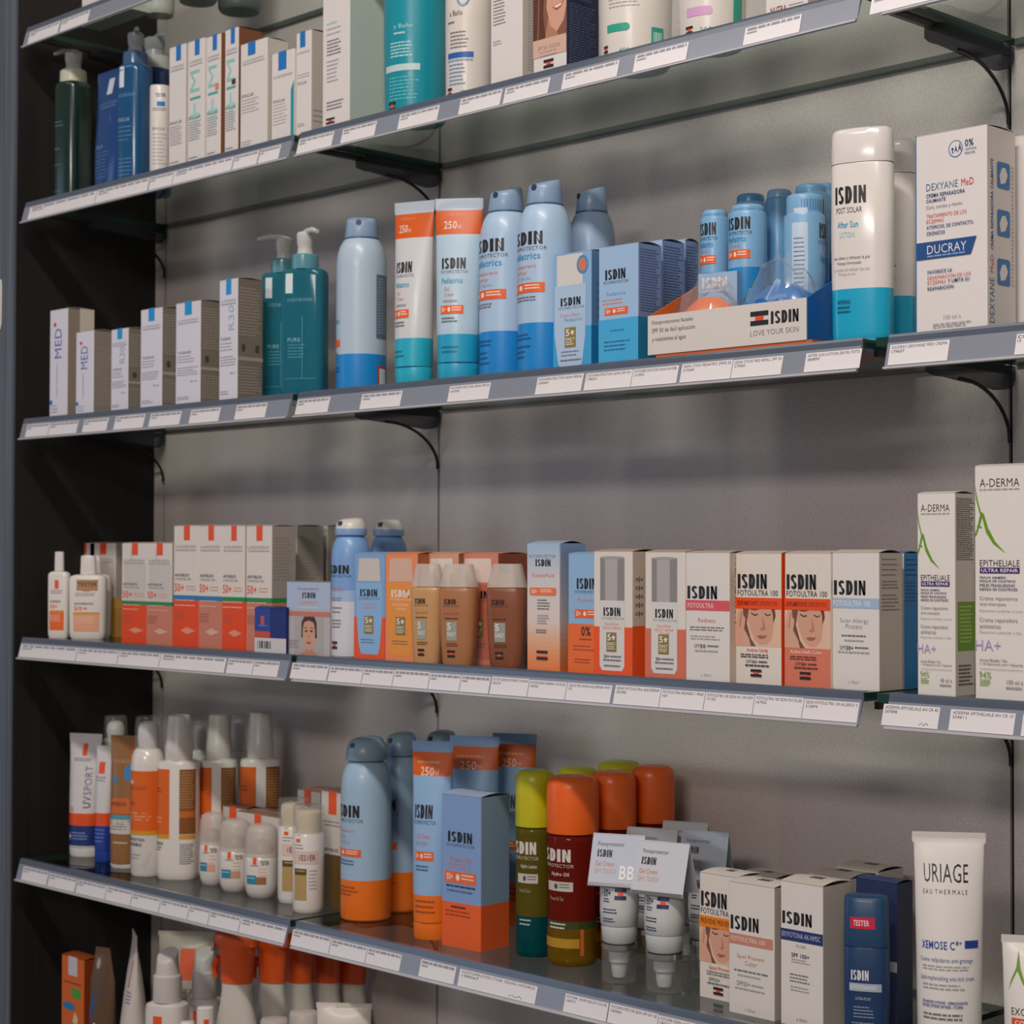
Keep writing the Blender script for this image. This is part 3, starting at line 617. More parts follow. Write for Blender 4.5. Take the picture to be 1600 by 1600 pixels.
def jar_stick(id, label, items, group, col='#7FB2D8:s', low='#1A86C4:s', capz=None, capcol=None):
    root, a, b, H = base(id, 'sunscreen_stick', label, 'stick', group)
    mb = MB(); zt = (capz or .95) * H
    rs = [(0, a * .95, a * .95, 2), (.003, a, a, 2), (zt - .003, a, a, 2), (zt - .0008, a * .96, a * .96, 2), (zt, a * .88, a * .88, 2)]
    mb.loft(rs, col, [(0, (.56 if low == '#1A86C4:s' else .32) * H, low)], N=40); printed(mb, rs, H, items); mb.build('stick_body', root)
    cb = MB(); k = .87
    crs = cb.loft([(zt, a * k, a * k, 2), (zt + .001, a * k, a * k, 2), (H - .003, a * k, a * k, 2), (H - .001, a * k * .95, a * k * .95, 2), (H, a * k * .85, a * k * .85, 2)], capcol or col, N=36)
    for i in range(9):
        f = -.35 + i * .1
        draw(cb, lambda q, w, o: mapper(crs)(q, w, o), [('r', f, zt + .003, f + .04, H - .006, '#4F8FBE:s')], o0=.0003)
    cb.build('screw_cap', root)
    return root

# ------------------------------------------------------------------ the setting
ZT = [EYE + z for z in (.773, .514, .196, -.124, -.446, -.766)]     # tops of the glass shelves, highest first
GT = .008
UPR = (0.0, .636, 1.482)
YW = .2425
def wall_mat():
    m, nt, out = new_mat('wall_laminate')
    b = nt.nodes.new('ShaderNodeBsdfPrincipled'); nt.links.new(b.outputs[0], out.inputs[0])
    b.inputs['Roughness'].default_value = .34; b.inputs['Specular IOR Level'].default_value = .5
    n = nt.nodes.new('ShaderNodeTexNoise'); n.inputs['Scale'].default_value = 420; n.inputs['Detail'].default_value = 3
    r = nt.nodes.new('ShaderNodeValToRGB'); r.color_ramp.elements[0].color = lin('#C6BAB7'); r.color_ramp.elements[1].color = lin('#D8CDCA')
    r.color_ramp.elements[0].position = .3; r.color_ramp.elements[1].position = .7
    tc = nt.nodes.new('ShaderNodeTexCoord'); nt.links.new(tc.outputs['Object'], n.inputs['Vector'])
    nt.links.new(n.outputs['Fac'], r.inputs[0]); nt.links.new(r.outputs[0], b.inputs['Base Color'])
    return m
def wood_mat(name, c0, c1, rough):
    m, nt, out = new_mat(name)
    b = nt.nodes.new('ShaderNodeBsdfPrincipled'); nt.links.new(b.outputs[0], out.inputs[0]); b.inputs['Roughness'].default_value = rough
    tc = nt.nodes.new('ShaderNodeTexCoord'); mp = nt.nodes.new('ShaderNodeMapping'); mp.inputs['Scale'].default_value = (180, 180, 2.2)
    n = nt.nodes.new('ShaderNodeTexNoise'); n.inputs['Scale'].default_value = 1.0; n.inputs['Detail'].default_value = 5
    r = nt.nodes.new('ShaderNodeValToRGB'); r.color_ramp.elements[0].color = lin(c0); r.color_ramp.elements[1].color = lin(c1)
    r.color_ramp.elements[0].position = .35; r.color_ramp.elements[1].position = .7
    nt.links.new(tc.outputs['Object'], mp.inputs[0]); nt.links.new(mp.outputs[0], n.inputs['Vector']); nt.links.new(n.outputs['Fac'], r.inputs[0]); nt.links.new(r.outputs[0], b.inputs['Base Color'])
    return m
MATS['wall'] = wall_mat()
MATS['darkwood'] = wood_mat('dark_wood', '#0C0908', '#1C1512', .6)
MATS['panelfront'] = wood_mat('panel_front_blue_lit', '#4E5560', '#68707C', .38)  # dark wood front edge, its bluish reflected light put into the colour
MATS['floor'] = principled('floor_tile', '#4A4643', .5, scale=8)
g = .0022; ends = (-.0275,) + UPR + (2.3,)
for i in range(4):
    mb = MB(); x0 = ends[i] + (g if i else 0); x1 = ends[i + 1] - (g if i < 3 else 0)
    mb.box((x0, YW, 0), (x1, YW + .018, 2.9), 'wall'); struct(mb, 'wall_back')
for i, x in enumerate(UPR):
    mb = MB(); mb.box((x - .012, YW + .006, 0), (x - g, YW + .03, 2.9), 'black'); mb.box((x + g, YW + .0185, 0), (x + .012, YW + .03, 2.9), 'black')
    mb = MB(); mb.box((x - g + .0001, YW + .004, 0), (x + g - .0001, YW + .03, 2.9), 'black'); struct(mb, 'trim_%d' % (i + 1))
mb = MB(); mb.box((-.0755, .002, 0), (-.0275, YW + .03, 2.9), 'darkwood'); struct(mb, 'wall_left')
mb = MB(); mb.box((-.30, -.002, 0), (-.0315, .0015, 2.9), 'panelfront'); struct(mb, 'trim_4')
mb = MB(); mb.box((-.30, .0018, 0), (-.076, .28, 2.9), 'darkwood'); struct(mb, 'wall_left')
mb = MB(); mb.box((-.6, -2.6, -.02), (2.9, YW + .03, 0), 'floor'); struct(mb, 'floor')
# hook-shaped white mark on the front of the side panel
mb = MB()
mb.tube([(-.0718, -.0035, ZT[1] - .225 + .018), (-.0685, -.0035, ZT[1] - .225 + .019), (-.067, -.0035, ZT[1] - .225 + .012), (-.067, -.0035, ZT[1] - .225 - .045), (-.0695, -.0035, ZT[1] - .225 - .055)], [.0016, .0019, .0018, .0019, .0014], W, 8)
o = mb.build('panel_hook'); o.location = (0, 0, .10); tag(o, 'small white hook on the blue-lit front of the dark side panel', 'hook')

# ------------------------------------------------------------------ glass shelves with their ticket rails
SECT = [(.000, .6385, .000, .638), (.646, 1.4775, .652, 1.4765), (1.490, 2.25, 1.505, 2.24)]
LV = ['topmost', 'second highest', 'third highest', 'fourth highest', 'fifth highest', 'lowest']
SN = ['left end', 'middle', 'right end']
def rail_y(z, zt):     # the rail leans outwards towards its foot
    return -.0015 - .0085 * (zt - z) / .030
def shelf(L, S):
    zt = ZT[L]; x0, x1, r0, r1 = SECT[S]
    root = empty('glass_shelf', (x0, 0, zt - GT))
    tag(root, '%s glass shelf of the unit, %s bay, with a grey ticket rail' % (LV[L], SN[S]), 'shelf', 'glass shelves of the display unit')
    mb = MB(); a, b, c = (0, .0002, 0), (x1 - x0, YW - .0035, GT), None
    X, Y, Z = b; y0 = a[1]
    mb.add([(0, y0, 0), (X, y0, 0), (X, Y, 0), (0, Y, 0), (0, y0, Z), (X, y0, Z), (X, Y, Z), (0, Y, Z)], [(0, 3, 2, 1), (4, 5, 6, 7)], 'glass')
    mb.add([(0, y0, 0), (X, y0, 0), (X, Y, 0), (0, Y, 0), (0, y0, Z), (X, y0, Z), (X, Y, Z), (0, Y, Z)], [(0, 1, 5, 4), (1, 2, 6, 5), (2, 3, 7, 6), (3, 0, 4, 7)], 'glass_edge')
    mb.build('glass_pane', root)
    rb = MB(); p = []
    # rail cross-section (y, z) from the glass down: clip lip, dark upper band, label bed, rounded foot
    sec = [(.006, GT + .0012, 'railtop'), (-.0012, GT + .0014, 'railtop'), (-.0022, GT - .001, 'railtop'), (-.0035, GT - .0062, 'railplastic'), (-.0091, GT - .0275, 'raillip'), (-.0118, GT - .0282, 'raillip'), (-.0122, GT - .0300, 'raillip'), (-.0095, GT - .0308, 'railplastic'), (-.0008, GT - .0085, 'railplastic'), (-.0006, GT + .0002, 'railtop'), (.006, GT + .0003, 'railtop')]
    xa, xb = r0 - x0, r1 - x0; n = len(sec)
    for i in range(n):
        q, w = sec[i], sec[(i + 1) % n]
        rb.add([(xa, q[0], q[1]), (xb, q[0], q[1]), (xb, w[0], w[1]), (xa, w[0], w[1])], [(3, 2, 1, 0)], q[2])
    for xx in (xa, xb): rb.add([(xx, q[0], q[1]) for q in sec], [tuple(range(n))], 'railplastic')
    rb.build('ticket_rail', root)
for L in range(6):
    for S in range(3): shelf(L, S)

ORD = ['first', 'second', 'third', 'fourth', 'fifth', 'sixth', 'seventh', 'eighth', 'ninth', 'tenth', 'eleventh', 'twelfth', 'thirteenth', 'fourteenth']
TEXT = {(2, 1, 4): ('FOTOPROTECTOR ISDIN SPF 50+', '178201'), (2, 1, 5): ('FOTOPROTECTOR ISDIN INVISIBL', '213925'), (2, 1, 6): ('ISDIN STICK PEDIATRIC SPF50 20', '219264'), (2, 1, 7): ('ISDIN STICK PED REFILL SPF 50', '219265'),
        (2, 1, 8): ('AFTER SUN LOTION 200 ML FOTO', '380899'), (2, 2, 0): ('DUCRAY DEXYANE MED CREMA', '179607'), (2, 2, 1): ('DUCRAY', '19'),
        (3, 1, 6): ('FOTOP ISDIN FOTOPROT FUSION', '160135'), (3, 1, 7): ('FOTOP ISDIN MINERAL FUS FLUID', '165025'), (3, 1, 8): ('SOLULTRA ISDIN AGE REPAIR WAT', '15'), (3, 1, 9): ('ISDIN FOTOULTRA AGE REPAIR', '202382'), (3, 1, 10): ('FOTOULTRA REDNESS 1 FRAS', '163'),
        (3, 1, 11): ('FOTOULTRA 100 ISDIN AC 100+50M', '71103'), (3, 1, 12): ('FOTOULTRA 100 ISDIN FUS FLUID', '167422'), (3, 1, 13): ('ISDIN FOTOULTRA 100 ALLERGY 5', '213874'),
        (3, 2, 0): ('ADERMA EPITHELIALE AH CR 40', '347898'), (3, 2, 1): ('ADERMA EPITHELIALE AH CR 10', '324611'), (4, 1, 4): ('FOTOPROTECTOR ISDIN HYDRO', '198067'), (4, 1, 5): ('FOTOPR. ISDIN GELCR COLOR', '160171'),
        (4, 1, 6): ('FOTOPROTECTOR ISDIN SPF 50+ GE', '160966'), (4, 1, 7): ('FOTOPR ISDIN ULTR FUS FLUID', '160166'), (2, 1, 3): ('FOTOPROTECTOR ISDIN PEDIA', '169969'), (2, 1, 2): ('FOTOPROTECTOR ISDIN SPF 50', '167334')}
for (L, S), lst in TICKETS.items():
    for i, (x0, x1) in enumerate(lst):
        zt = ZT[L]; mb = MB(); w = x1 - x0; n = Vector((0, -.0251, .0066)).normalized()
        up_ = .019 if (L, S) in ((1, 0), (3, 0)) else (.0185 if i % 3 else .0192)
        p0 = Vector((0, -.00895, -.0270)); dv = Vector((0, .0056, .0213)).normalized()
        def mp(a, b, o): return Vector((x0 + a * w, 0, zt)) + p0 + dv * (b * up_) + n * (.0006 + o)
        f = [mp(0, 0, 0), mp(1, 0, 0), mp(1, 1, 0), mp(0, 1, 0)]; bk = [v - n * .0003 for v in f]
        mb.add(f + bk, [(0, 1, 2, 3), (7, 6, 5, 4), (1, 0, 4, 5), (2, 1, 5, 6), (3, 2, 6, 7), (0, 3, 7, 4)], 'ticket')
        t = TEXT.get((L, S, i))
        if t: draw(mb, mp, [('t', t[0], .04, .78, .97, .93, '#3A3A40'), ('t', t[1], .04, .58, .04 + .036 * len(t[1]), .72, '#3A3A40')])
        else: draw(mb, mp, [('l', .04, .74, .97, .93, 1, '#9A989E'), ('l', .04, .58, .22, .70, 1, '#9A989E')])
        if (L, S, i) in ((4, 1, 4), (3, 2, 0)): draw(mb, mp, [('p', [(.66, .13), (.72, .24), (.74, .12), (.80, .25), (.84, .12), (.83, .10), (.80, .2), (.745, .09), (.71, .2), (.67, .11)], '#8A88A0')])
        o = mb.build('price_ticket')
        nm = '%s white price ticket from the left on the %s shelf rail, %s bay' % (ORD[i], LV[L], SN[S]) if len(lst) > 1 else 'only white price ticket on the %s shelf rail, %s bay' % (LV[L], SN[S])
        tag(o, nm, 'price ticket', 'price tickets along the shelf rails')

# ------------------------------------------------------------------ brackets
for L in range(5):
    for S, x in enumerate(UPR):
        zb = ZT[L] - GT
        root = empty('shelf_bracket', (x, YW, zb))
        tag(root, 'black bracket under the %s glass shelf, %s' % (LV[L], ['beside the dark side panel', 'between left and middle bays', 'between middle and right bays'][S]), 'bracket', 'shelf brackets')
        o = -YW
        a = MB(); a.box((-.0028, o + .012, -.0075), (.0028, -.001, -.0004), 'black'); a.build('support_arm', root)
        c = MB(); w = .012
        for yy, (za, zc, ww) in ((0, 0),) if False else (): pass
        prof = [(o + .104, -.003, -.012, .006), (o + .108, -.0015, -.0155, .011), (o + .118, -.001, -.0172, .0125), (o + .130, -.001, -.0172, .011), (o + .15, -.001, -.019, .0095), (o + .19, -.001, -.0215, .0095), (o + .222, -.001, -.0245, .0095), (o + .232, -.001, -.023, .0095), (o + .2385, -.001, -.016, .008)]
        vs = []
        for (y, z1, z0, hw) in prof: vs += [(-hw, y, z0 + .002), (-hw * .6, y, z0), (hw * .6, y, z0), (hw, y, z0 + .002), (hw, y, z1), (-hw, y, z1)]
        fs = []
        for i in range(len(prof) - 1):
            for j in range(6): fs.append((i * 6 + j, i * 6 + (j + 1) % 6, i * 6 + 6 + (j + 1) % 6, i * 6 + 6 + j))
        fs += [tuple(range(6))[::-1], tuple(len(vs) - 6 + j for j in range(6))]
        c.add(vs, fs, 'bracketplastic'); c.build('clamp', root)
        s = MB(); pts = []
        for i in range(13):
            t = i / 12; yy = o + .150 + (.0915) * math.sin(t * PI / 2) ; zz = -.018 - .058 * (1 - math.cos(t * PI / 2))
            pts.append((0, min(yy, -.0025), zz))
        s.tube(pts, .0019, 'black', 8); s.build('curved_strut', root)

# ------------------------------------------------------------------ products, shelf by shelf
SHELF1, SHELF2, SHELF3, SHELF4 = 'products on the upper shelf', 'products on the second shelf', 'products on the third shelf', 'products on the lower shelf'
BT = '#1C77C4'
def lrp(tab=BT, lines=True, x=.42, w=.3):
    r = [('r', x, .875, x + w, 1, tab), ('t', 'LA ROCHE-POSAY', .1, .82, .9, .84, G), ('l', .1, .795, .9, .81, 1, LG)]
    return r
# level 0, seen from below through the glass
carton('l0_carton', 'white carton standing above the others on the topmost shelf, at its left end', W, name='product_carton')
oval_bottle('l0_white', 'pale bottle on the topmost shelf beside the white carton', '#CFCBC4:s', [], captop='flat')
oval_bottle('l0_grey1', 'grey wide bottle on the topmost shelf, nearer the front of two', '#6F7478:s', [], captop='flat', p=2)
oval_bottle('l0_grey2', 'grey wide bottle on the topmost shelf, right of the other grey one', '#5F666A:s', [], captop='flat', p=2)
# level 1
pump_bottle('green_pump', 'dark green pump bottle at the dark side panel, leftmost on its shelf', '#0E2A24:g', [('l', -.5, .60, .2, .66, 2, '#4E7C74'), ('l', -.45, .40, -.1, .44, 1, '#4E7C74'), ('r', -.55, .30, .05, .305, '#4E7C74'), ('r', -.55, .08, .05, .085, '#4E7C74'), ('r', -.55, .08, -.54, .3, '#4E7C74')], collar='#C9CBB4:s', pump='#A9A8A8:s', p=3.2, spin=-1.0, neckk=.62, headlen=.8)
x, y, z, rot, w, d, h = at('blue_pouch')
root = empty('refill_pouch', (x, y, z)); tag(root, 'dark blue refill pouch with a white mark, beside the green pump bottle', 'pouch')
mb = MB(); rs = mb.loft([(0, w * .42, d * .45, 2.6), (.006, w * .45, d * .5, 2.6), (h * .4, w * .49, d * .42, 2.4), (h * .75, w * .5, d * .2, 2.2), (h * .93, w * .5, .0012, 3), (h, w * .5, .001, 3)], '#14427F:g', N=44)
printed(mb, rs, h, [('p', [(-.12, .80), (.12, .80), (.17, .93), (-.07, .93)], '#C9D3DE'), ('t', 'LA ROCHE-POSAY', -.40, .71, .40, .74, '#6E93BE'), ('l', -.35, .69, .35, .70, 1, '#6E93BE'), ('t', 'EFFACLAR', -.45, .36, -.05, .39, '#8FB0D2'), ('l', -.5, .1, .3, .33, 8, '#4C77AA'), ('p', [(.16, .62), (.18, .62), (-.12, .06), (-.14, .06)], '#5C88BC')])
mb.build('pouch_body', root)
LBL = [('r', -.38, .80, -.10, .97, '#D8E0E8'), ('t', 'LA ROCHE-POSAY', -.5, .72, .45, .75, '#7FA6C8'), ('t', 'EFFACLAR', -.45, .52, .2, .55, '#A8C4DC'), ('l', -.45, .34, .35, .48, 4, '#5D8CB8'), ('l', -.45, .06, .35, .22, 5, '#5D8CB8')]
pump_bottle('blue_pump', 'clear blue pump bottle beside the blue pouch, nozzle turned right', '#10507F:g', LBL, collar='#3E5F86:g', pump='#9A9DA4:s', p=3, spin=.7, neckk=.6)
pump_bottle('blue_pump_b', 'deep blue pump bottle with a white collar behind the white tester tube', '#0E3F78:g', LBL, collar='#C6C4C4:s', pump='#A6A8AC:s', p=3, spin=.9, neckk=.75)
oval_bottle('white_tester', 'white tester tube with a blue tab between the blue bottles and white cartons', '#DAD4CE:s', [('t', 'TESTER', -.3, .86, .35, .90, K, True), ('r', -.2, .76, .3, .81, BT), ('l', -.5, .70, .5, .74, 2, G), ('t', 'EFFACLAR', -.5, .50, .3, .53, G), ('l', -.5, .1, .45, .46, 9, LG)], capz=.985, capk=.96)
MOT = [('tv', 'M', .14, .59, .72, .76, '#8CCFC9'), ('r', .14, .53, .8, .55, '#57AFAA'), ('r', .35, .30, .5, .5, '#A9DAD6'), ('r', .14, .38, .75, .42, '#A9DAD6')]
EF = [('t', 'EFFACLAR', .08, .375, .8, .40, K), ('l', .08, .2, .85, .36, 8, LG), ('l', .08, .05, .6, .08, 1, LG)]
LG1 = 'tall white cartons with blue tabs on the upper shelf'
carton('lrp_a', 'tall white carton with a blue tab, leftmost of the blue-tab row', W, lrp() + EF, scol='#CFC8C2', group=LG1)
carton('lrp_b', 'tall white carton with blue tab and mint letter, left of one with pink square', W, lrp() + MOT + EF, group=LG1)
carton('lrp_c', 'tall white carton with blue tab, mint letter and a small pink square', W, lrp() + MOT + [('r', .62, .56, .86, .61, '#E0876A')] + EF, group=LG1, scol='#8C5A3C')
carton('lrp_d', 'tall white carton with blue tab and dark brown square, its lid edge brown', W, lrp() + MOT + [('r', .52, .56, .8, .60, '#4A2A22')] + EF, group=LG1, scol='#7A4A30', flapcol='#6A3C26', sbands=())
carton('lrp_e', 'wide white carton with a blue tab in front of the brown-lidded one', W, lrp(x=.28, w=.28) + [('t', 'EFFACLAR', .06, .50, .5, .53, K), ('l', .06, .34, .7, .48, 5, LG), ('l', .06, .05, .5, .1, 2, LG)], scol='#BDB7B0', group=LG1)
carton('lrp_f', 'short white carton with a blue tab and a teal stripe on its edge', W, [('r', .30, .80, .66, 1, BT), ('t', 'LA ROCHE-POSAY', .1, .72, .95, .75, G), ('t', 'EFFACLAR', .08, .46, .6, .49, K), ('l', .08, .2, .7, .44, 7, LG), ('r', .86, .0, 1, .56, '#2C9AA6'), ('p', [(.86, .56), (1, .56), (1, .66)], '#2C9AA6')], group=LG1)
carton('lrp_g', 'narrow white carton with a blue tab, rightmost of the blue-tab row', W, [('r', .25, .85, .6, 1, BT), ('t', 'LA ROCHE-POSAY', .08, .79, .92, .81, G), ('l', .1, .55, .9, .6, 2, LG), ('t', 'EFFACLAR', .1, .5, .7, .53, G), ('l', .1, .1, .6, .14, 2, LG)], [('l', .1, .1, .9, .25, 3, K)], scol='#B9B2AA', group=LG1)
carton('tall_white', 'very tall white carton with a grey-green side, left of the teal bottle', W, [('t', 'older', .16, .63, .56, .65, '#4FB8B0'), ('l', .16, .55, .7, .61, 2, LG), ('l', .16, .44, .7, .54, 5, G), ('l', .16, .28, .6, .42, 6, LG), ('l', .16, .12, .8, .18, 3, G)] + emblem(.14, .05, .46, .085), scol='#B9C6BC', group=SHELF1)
WTEAL = '#B6E2E2'
oval_bottle('teal_bath', 'large bright teal bath bottle, second from the tall white carton', '#0A93A5:s', [('t', 'y Baño', -.06, .535, .36, .57, WTEAL), ('l', -.06, .505, .2, .52, 1, WTEAL), ('l', -.15, .36, .42, .46, 5, WTEAL), ('r', -.34, .285, .52, .325, '#BFD9D8'), ('l', -.2, .1, .5, .25, 7, '#5CBFC4'), ('l', .1, .015, .5, .03, 1, WTEAL)] + emblem(-.22, .05, -.02, .105), p=2.1, capz=.985, group=SHELF1)
oval_bottle('white_bath', 'white bath bottle with round blue seal and blue band, beside the teal one', '#DDD6CE:s', [('e', .02, .62, .42, .74, '#5B8FB8'), ('e', .08, .635, .36, .725, '#DDD6CE'), ('p', [(.14, .69), (.28, .66), (.30, .67), (.16, .70)], '#5B8FB8'), ('t', 'a Baño', -.22, .565, .20, .60, K), ('l', -.3, .5, -.05, .53, 1, G), ('l', -.2, .34, .4, .46, 5, K), ('r', -.3, .29, .52, .325, '#2560B0'), ('l', -.3, .265, .5, .28, 1, '#7FA8D0'), ('l', -.25, .1, .3, .25, 6, '#6E93BE'), ('t', '400ml', .12, .05, .55, .078, '#3C9AA6')] + emblem(-.32, .05, -.14, .10), p=2.1, capz=.985, group=SHELF1)
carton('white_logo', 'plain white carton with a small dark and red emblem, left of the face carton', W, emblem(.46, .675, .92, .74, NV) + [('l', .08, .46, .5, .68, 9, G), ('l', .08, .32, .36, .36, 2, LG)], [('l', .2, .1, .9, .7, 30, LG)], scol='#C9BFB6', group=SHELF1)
carton('face_box', 'carton with a photo of a smiling mouth on front and navy printed side', W, [('r', 0, .7, 1, 1, SK), ('in', 0, .30, 1, .76, SMILE), ('r', 0, .17, 1, .32, '#D9B4A0'), ('t', 'SPF 50+ FUSION', .15, .225, .8, .26, '#8C6456'), ('l', .2, .15, .75, .21, 2, '#AA8888')] + emblem(.32, .07, .62, .14), [('l', .08, .04, .92, .58, 26, '#56607E'), ('r', .25, .62, .75, .85, '#3A4468')], scol='#232B49', group=SHELF1)
oval_bottle('white_pill', 'round white bottle with a green pill mark and green square, under the top rail', '#E2DCD4:s', [('t', 'Bebé', -.3, .52, .1, .55, '#D98A9A'), ('l', -.3, .44, .3, .5, 2, LG), ('r', -.35, .26, .04, .325, '#2FA48C'), ('e', -.05, .26, .10, .325, '#2FA48C'), ('t', '400ml', -.1, .085, .22, .12, '#4FA9A0'), ('r', .48, .08, .74, .29, '#2FA48C'), ('r', .52, .1, .70, .25, '#A9D8CC')] + emblem(-.45, .10, -.34, .16), p=2, capz=.985, group=SHELF1)
oval_bottle('white_pink', 'white bottle with a pale pink pill mark, right of the green-pill bottle', '#E2DCD4:s', [('r', -.35, .27, .12, .36, '#D7A6D0'), ('e', .05, .27, .2, .36, '#D7A6D0'), ('l', -.3, .42, .3, .5, 2, LG), ('t', '200ml', -.05, .10, .35, .15, '#4FA9A0'), ('r', .62, .08, .86, .45, '#2FA48C')] + emblem(-.38, .10, -.2, .18), p=2, capz=.985, group=SHELF1)
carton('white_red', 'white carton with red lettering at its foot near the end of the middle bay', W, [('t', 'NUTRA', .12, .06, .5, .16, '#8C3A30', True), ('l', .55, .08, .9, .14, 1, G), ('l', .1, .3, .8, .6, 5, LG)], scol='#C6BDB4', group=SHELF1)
carton('white_r1', 'white carton above the right bay rail on the second highest shelf', W, group=SHELF1)

# level 2 ------------------------------------------------------------
MG = 'white cartons with rotated blue lettering'
for id, lab in (('med_a', 'taller white carton with rotated blue lettering, leftmost on the third highest shelf'), ('med_b', 'shorter white carton with rotated blue lettering and a red dot')):
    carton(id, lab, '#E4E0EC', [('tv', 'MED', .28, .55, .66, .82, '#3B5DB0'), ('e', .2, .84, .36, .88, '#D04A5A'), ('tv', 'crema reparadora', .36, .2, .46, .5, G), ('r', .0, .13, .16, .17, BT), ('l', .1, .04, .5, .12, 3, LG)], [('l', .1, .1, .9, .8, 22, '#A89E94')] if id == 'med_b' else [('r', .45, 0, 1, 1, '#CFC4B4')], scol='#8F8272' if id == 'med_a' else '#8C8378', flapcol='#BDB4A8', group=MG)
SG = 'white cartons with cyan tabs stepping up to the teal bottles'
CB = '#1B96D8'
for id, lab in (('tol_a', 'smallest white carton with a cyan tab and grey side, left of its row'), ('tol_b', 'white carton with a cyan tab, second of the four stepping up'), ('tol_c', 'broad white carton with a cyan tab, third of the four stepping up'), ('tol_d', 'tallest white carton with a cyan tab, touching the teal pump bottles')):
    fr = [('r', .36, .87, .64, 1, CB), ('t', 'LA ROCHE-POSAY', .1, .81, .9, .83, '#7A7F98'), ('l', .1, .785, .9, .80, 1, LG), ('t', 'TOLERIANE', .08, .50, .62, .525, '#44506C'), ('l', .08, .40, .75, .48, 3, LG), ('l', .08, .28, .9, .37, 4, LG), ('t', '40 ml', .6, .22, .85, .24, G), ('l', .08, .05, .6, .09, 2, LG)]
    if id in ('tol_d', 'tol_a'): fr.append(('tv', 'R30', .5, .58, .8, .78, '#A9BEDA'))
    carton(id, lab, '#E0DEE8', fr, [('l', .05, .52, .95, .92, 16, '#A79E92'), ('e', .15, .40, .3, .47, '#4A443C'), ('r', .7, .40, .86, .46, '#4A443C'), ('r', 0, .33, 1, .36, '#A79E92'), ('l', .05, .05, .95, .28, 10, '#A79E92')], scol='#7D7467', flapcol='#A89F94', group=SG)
TL = [('r', -.50, .80, -.24, .955, '#DCE6E8'), ('t', 'LA ROCHE-POSAY', -.42, .735, .38, .76, '#7FB8C4'), ('t', 'PURE', -.4, .42, .0, .45, '#8FC6D0'), ('l', -.4, .28, .2, .40, 5, '#3F95A6'), ('r', -.5, .13, .5, .135, '#3F95A6'), ('r', .05, .135, .065, .62, '#4FA3B4')]
pump_bottle('teal_pump_a', 'clear teal pump bottle half hidden behind its twin, nozzle to the left', 'tealglass', TL, collar='#5E98A4:g', pump='#C9C9C6:s', p=4.5, spin=-1.0, group='clear teal pump bottles', neckk=.72)
pump_bottle('teal_pump_b', 'clear teal pump bottle in front of its twin, nozzle to the right', 'tealglass', TL, collar='#5E98A4:g', pump='#D0D0CC:s', p=4.5, spin=.75, group='clear teal pump bottles', neckk=.72)
KB = '#2A8FD0'
def kid(x, w=1.02, sub='FOTOPROTECTOR', z=.655):
    return isdin(x, z, x + w, z + .068, sub, K, '#4A5568', .1) + [('t', 'Pediatrics', x, z - .075, x + w * .95, z - .04, '#3E9BD2', True), ('t', 'Transparent', x + .04, z - .125, x + w * .85, z - .10, OB), ('t', 'Spray', x + .12, z - .155, x + w * .6, z - .13, OB), ('t', 'WET SKIN', x + .02, z - .18, x + w * .7, z - .165, LG)] + spf(x - .06, z - .245, x + w * 1.05, z - .195) + [('l', x, z - .295, x + w * .9, z - .265, 2, G), ('l', x, .16, x + w * .8, .20, 2, '#0E5C96'), ('l', x, .06, x + w * .7, .14, 3, '#0E5C96')]
CG = 'pale blue spray cans with a blue foot'
spray_can('spray_a', 'pale blue spray can turned aside, standing alone beside the teal bottles', '#B6C9DA:s', [('t', 'Pediatrics', -.98, .385, -.52, .415, '#3E9BD2', True), ('r', -.98, .255, -.5, .295, O), ('l', -.95, .17, -.6, .22, 2, G), ('r', .52, .30, .98, .66, '#5F7086'), ('l', .56, .32, .95, .64, 20, '#8FA1B6'), ('r', .56, .01, .92, .145, '#B9452C'), ('r', .62, .03, .88, .13, '#CFE2F0'), ('l', -.95, .1, -.5, .14, 2, '#0E5C96')], [(0, .21, '#1C8AD6:s')], group=CG)
spray_can('spray_b', 'pale blue spray can right of the second flat tube', '#AFCBE6:s', kid(-.62), [(0, .245, '#1C8AD6:s')], group=CG)
spray_can('spray_c', 'pale blue spray can in front, largest of the trio, dark nozzle facing out', '#AFCBE6:s', kid(-.62), [(0, .255, '#1C8AD6:s')], group=CG)
spray_can('spray_d', 'pale blue spray can at the back behind the front spray can', '#9DB6D2:s', [], [(0, .25, '#1C8AD6:s')], group=CG)
KT = [('r', -.95, .815, .95, .955, '#E06418:s')]
def ktube(x, w):
    return [('t', 'FORMATO', x + .1, .90, x + w - .02, .915, '#E9A070'), ('t', '250', x + .06, .83, x + w * .62, .875, '#F0D8C6', True), ('t', 'ml', x + w * .66, .83, x + w * .8, .86, '#F0D8C6')] + isdin(x, .61, x + w, .67, 'FOTOPROTECTOR', K, '#6A7484', .08) + [('t', 'Pediatrics', x, .53, x + w * .9, .56, '#49A5C4', True), ('t', 'Gel', x + .1, .49, x + .26, .51, OB), ('t', 'Cream', x + .1, .46, x + .4, .48, OB), ('l', x + .05, .425, x + .5, .44, 1, LG)] + spf(x - .04, .365, x + w * .95, .41) + [('l', x, .31, x + w * .8, .345, 2, G), ('l', x, .14, x + w * .8, .19, 2, '#0E7E92')]
TG = 'white-blue flat tubes with an orange top band'
squeeze_tube('tube_a', 'white and cyan flat tube with orange top band, turned to the left', '#D5D7D8:s', ktube(-.55, .64), [(.80, .935, '#DD5F17:s'), (.935, 1, '#B9C6D3:s'), (0, .255, '#22B0CC:s')], '#22B0CC:s', .10, group=TG)
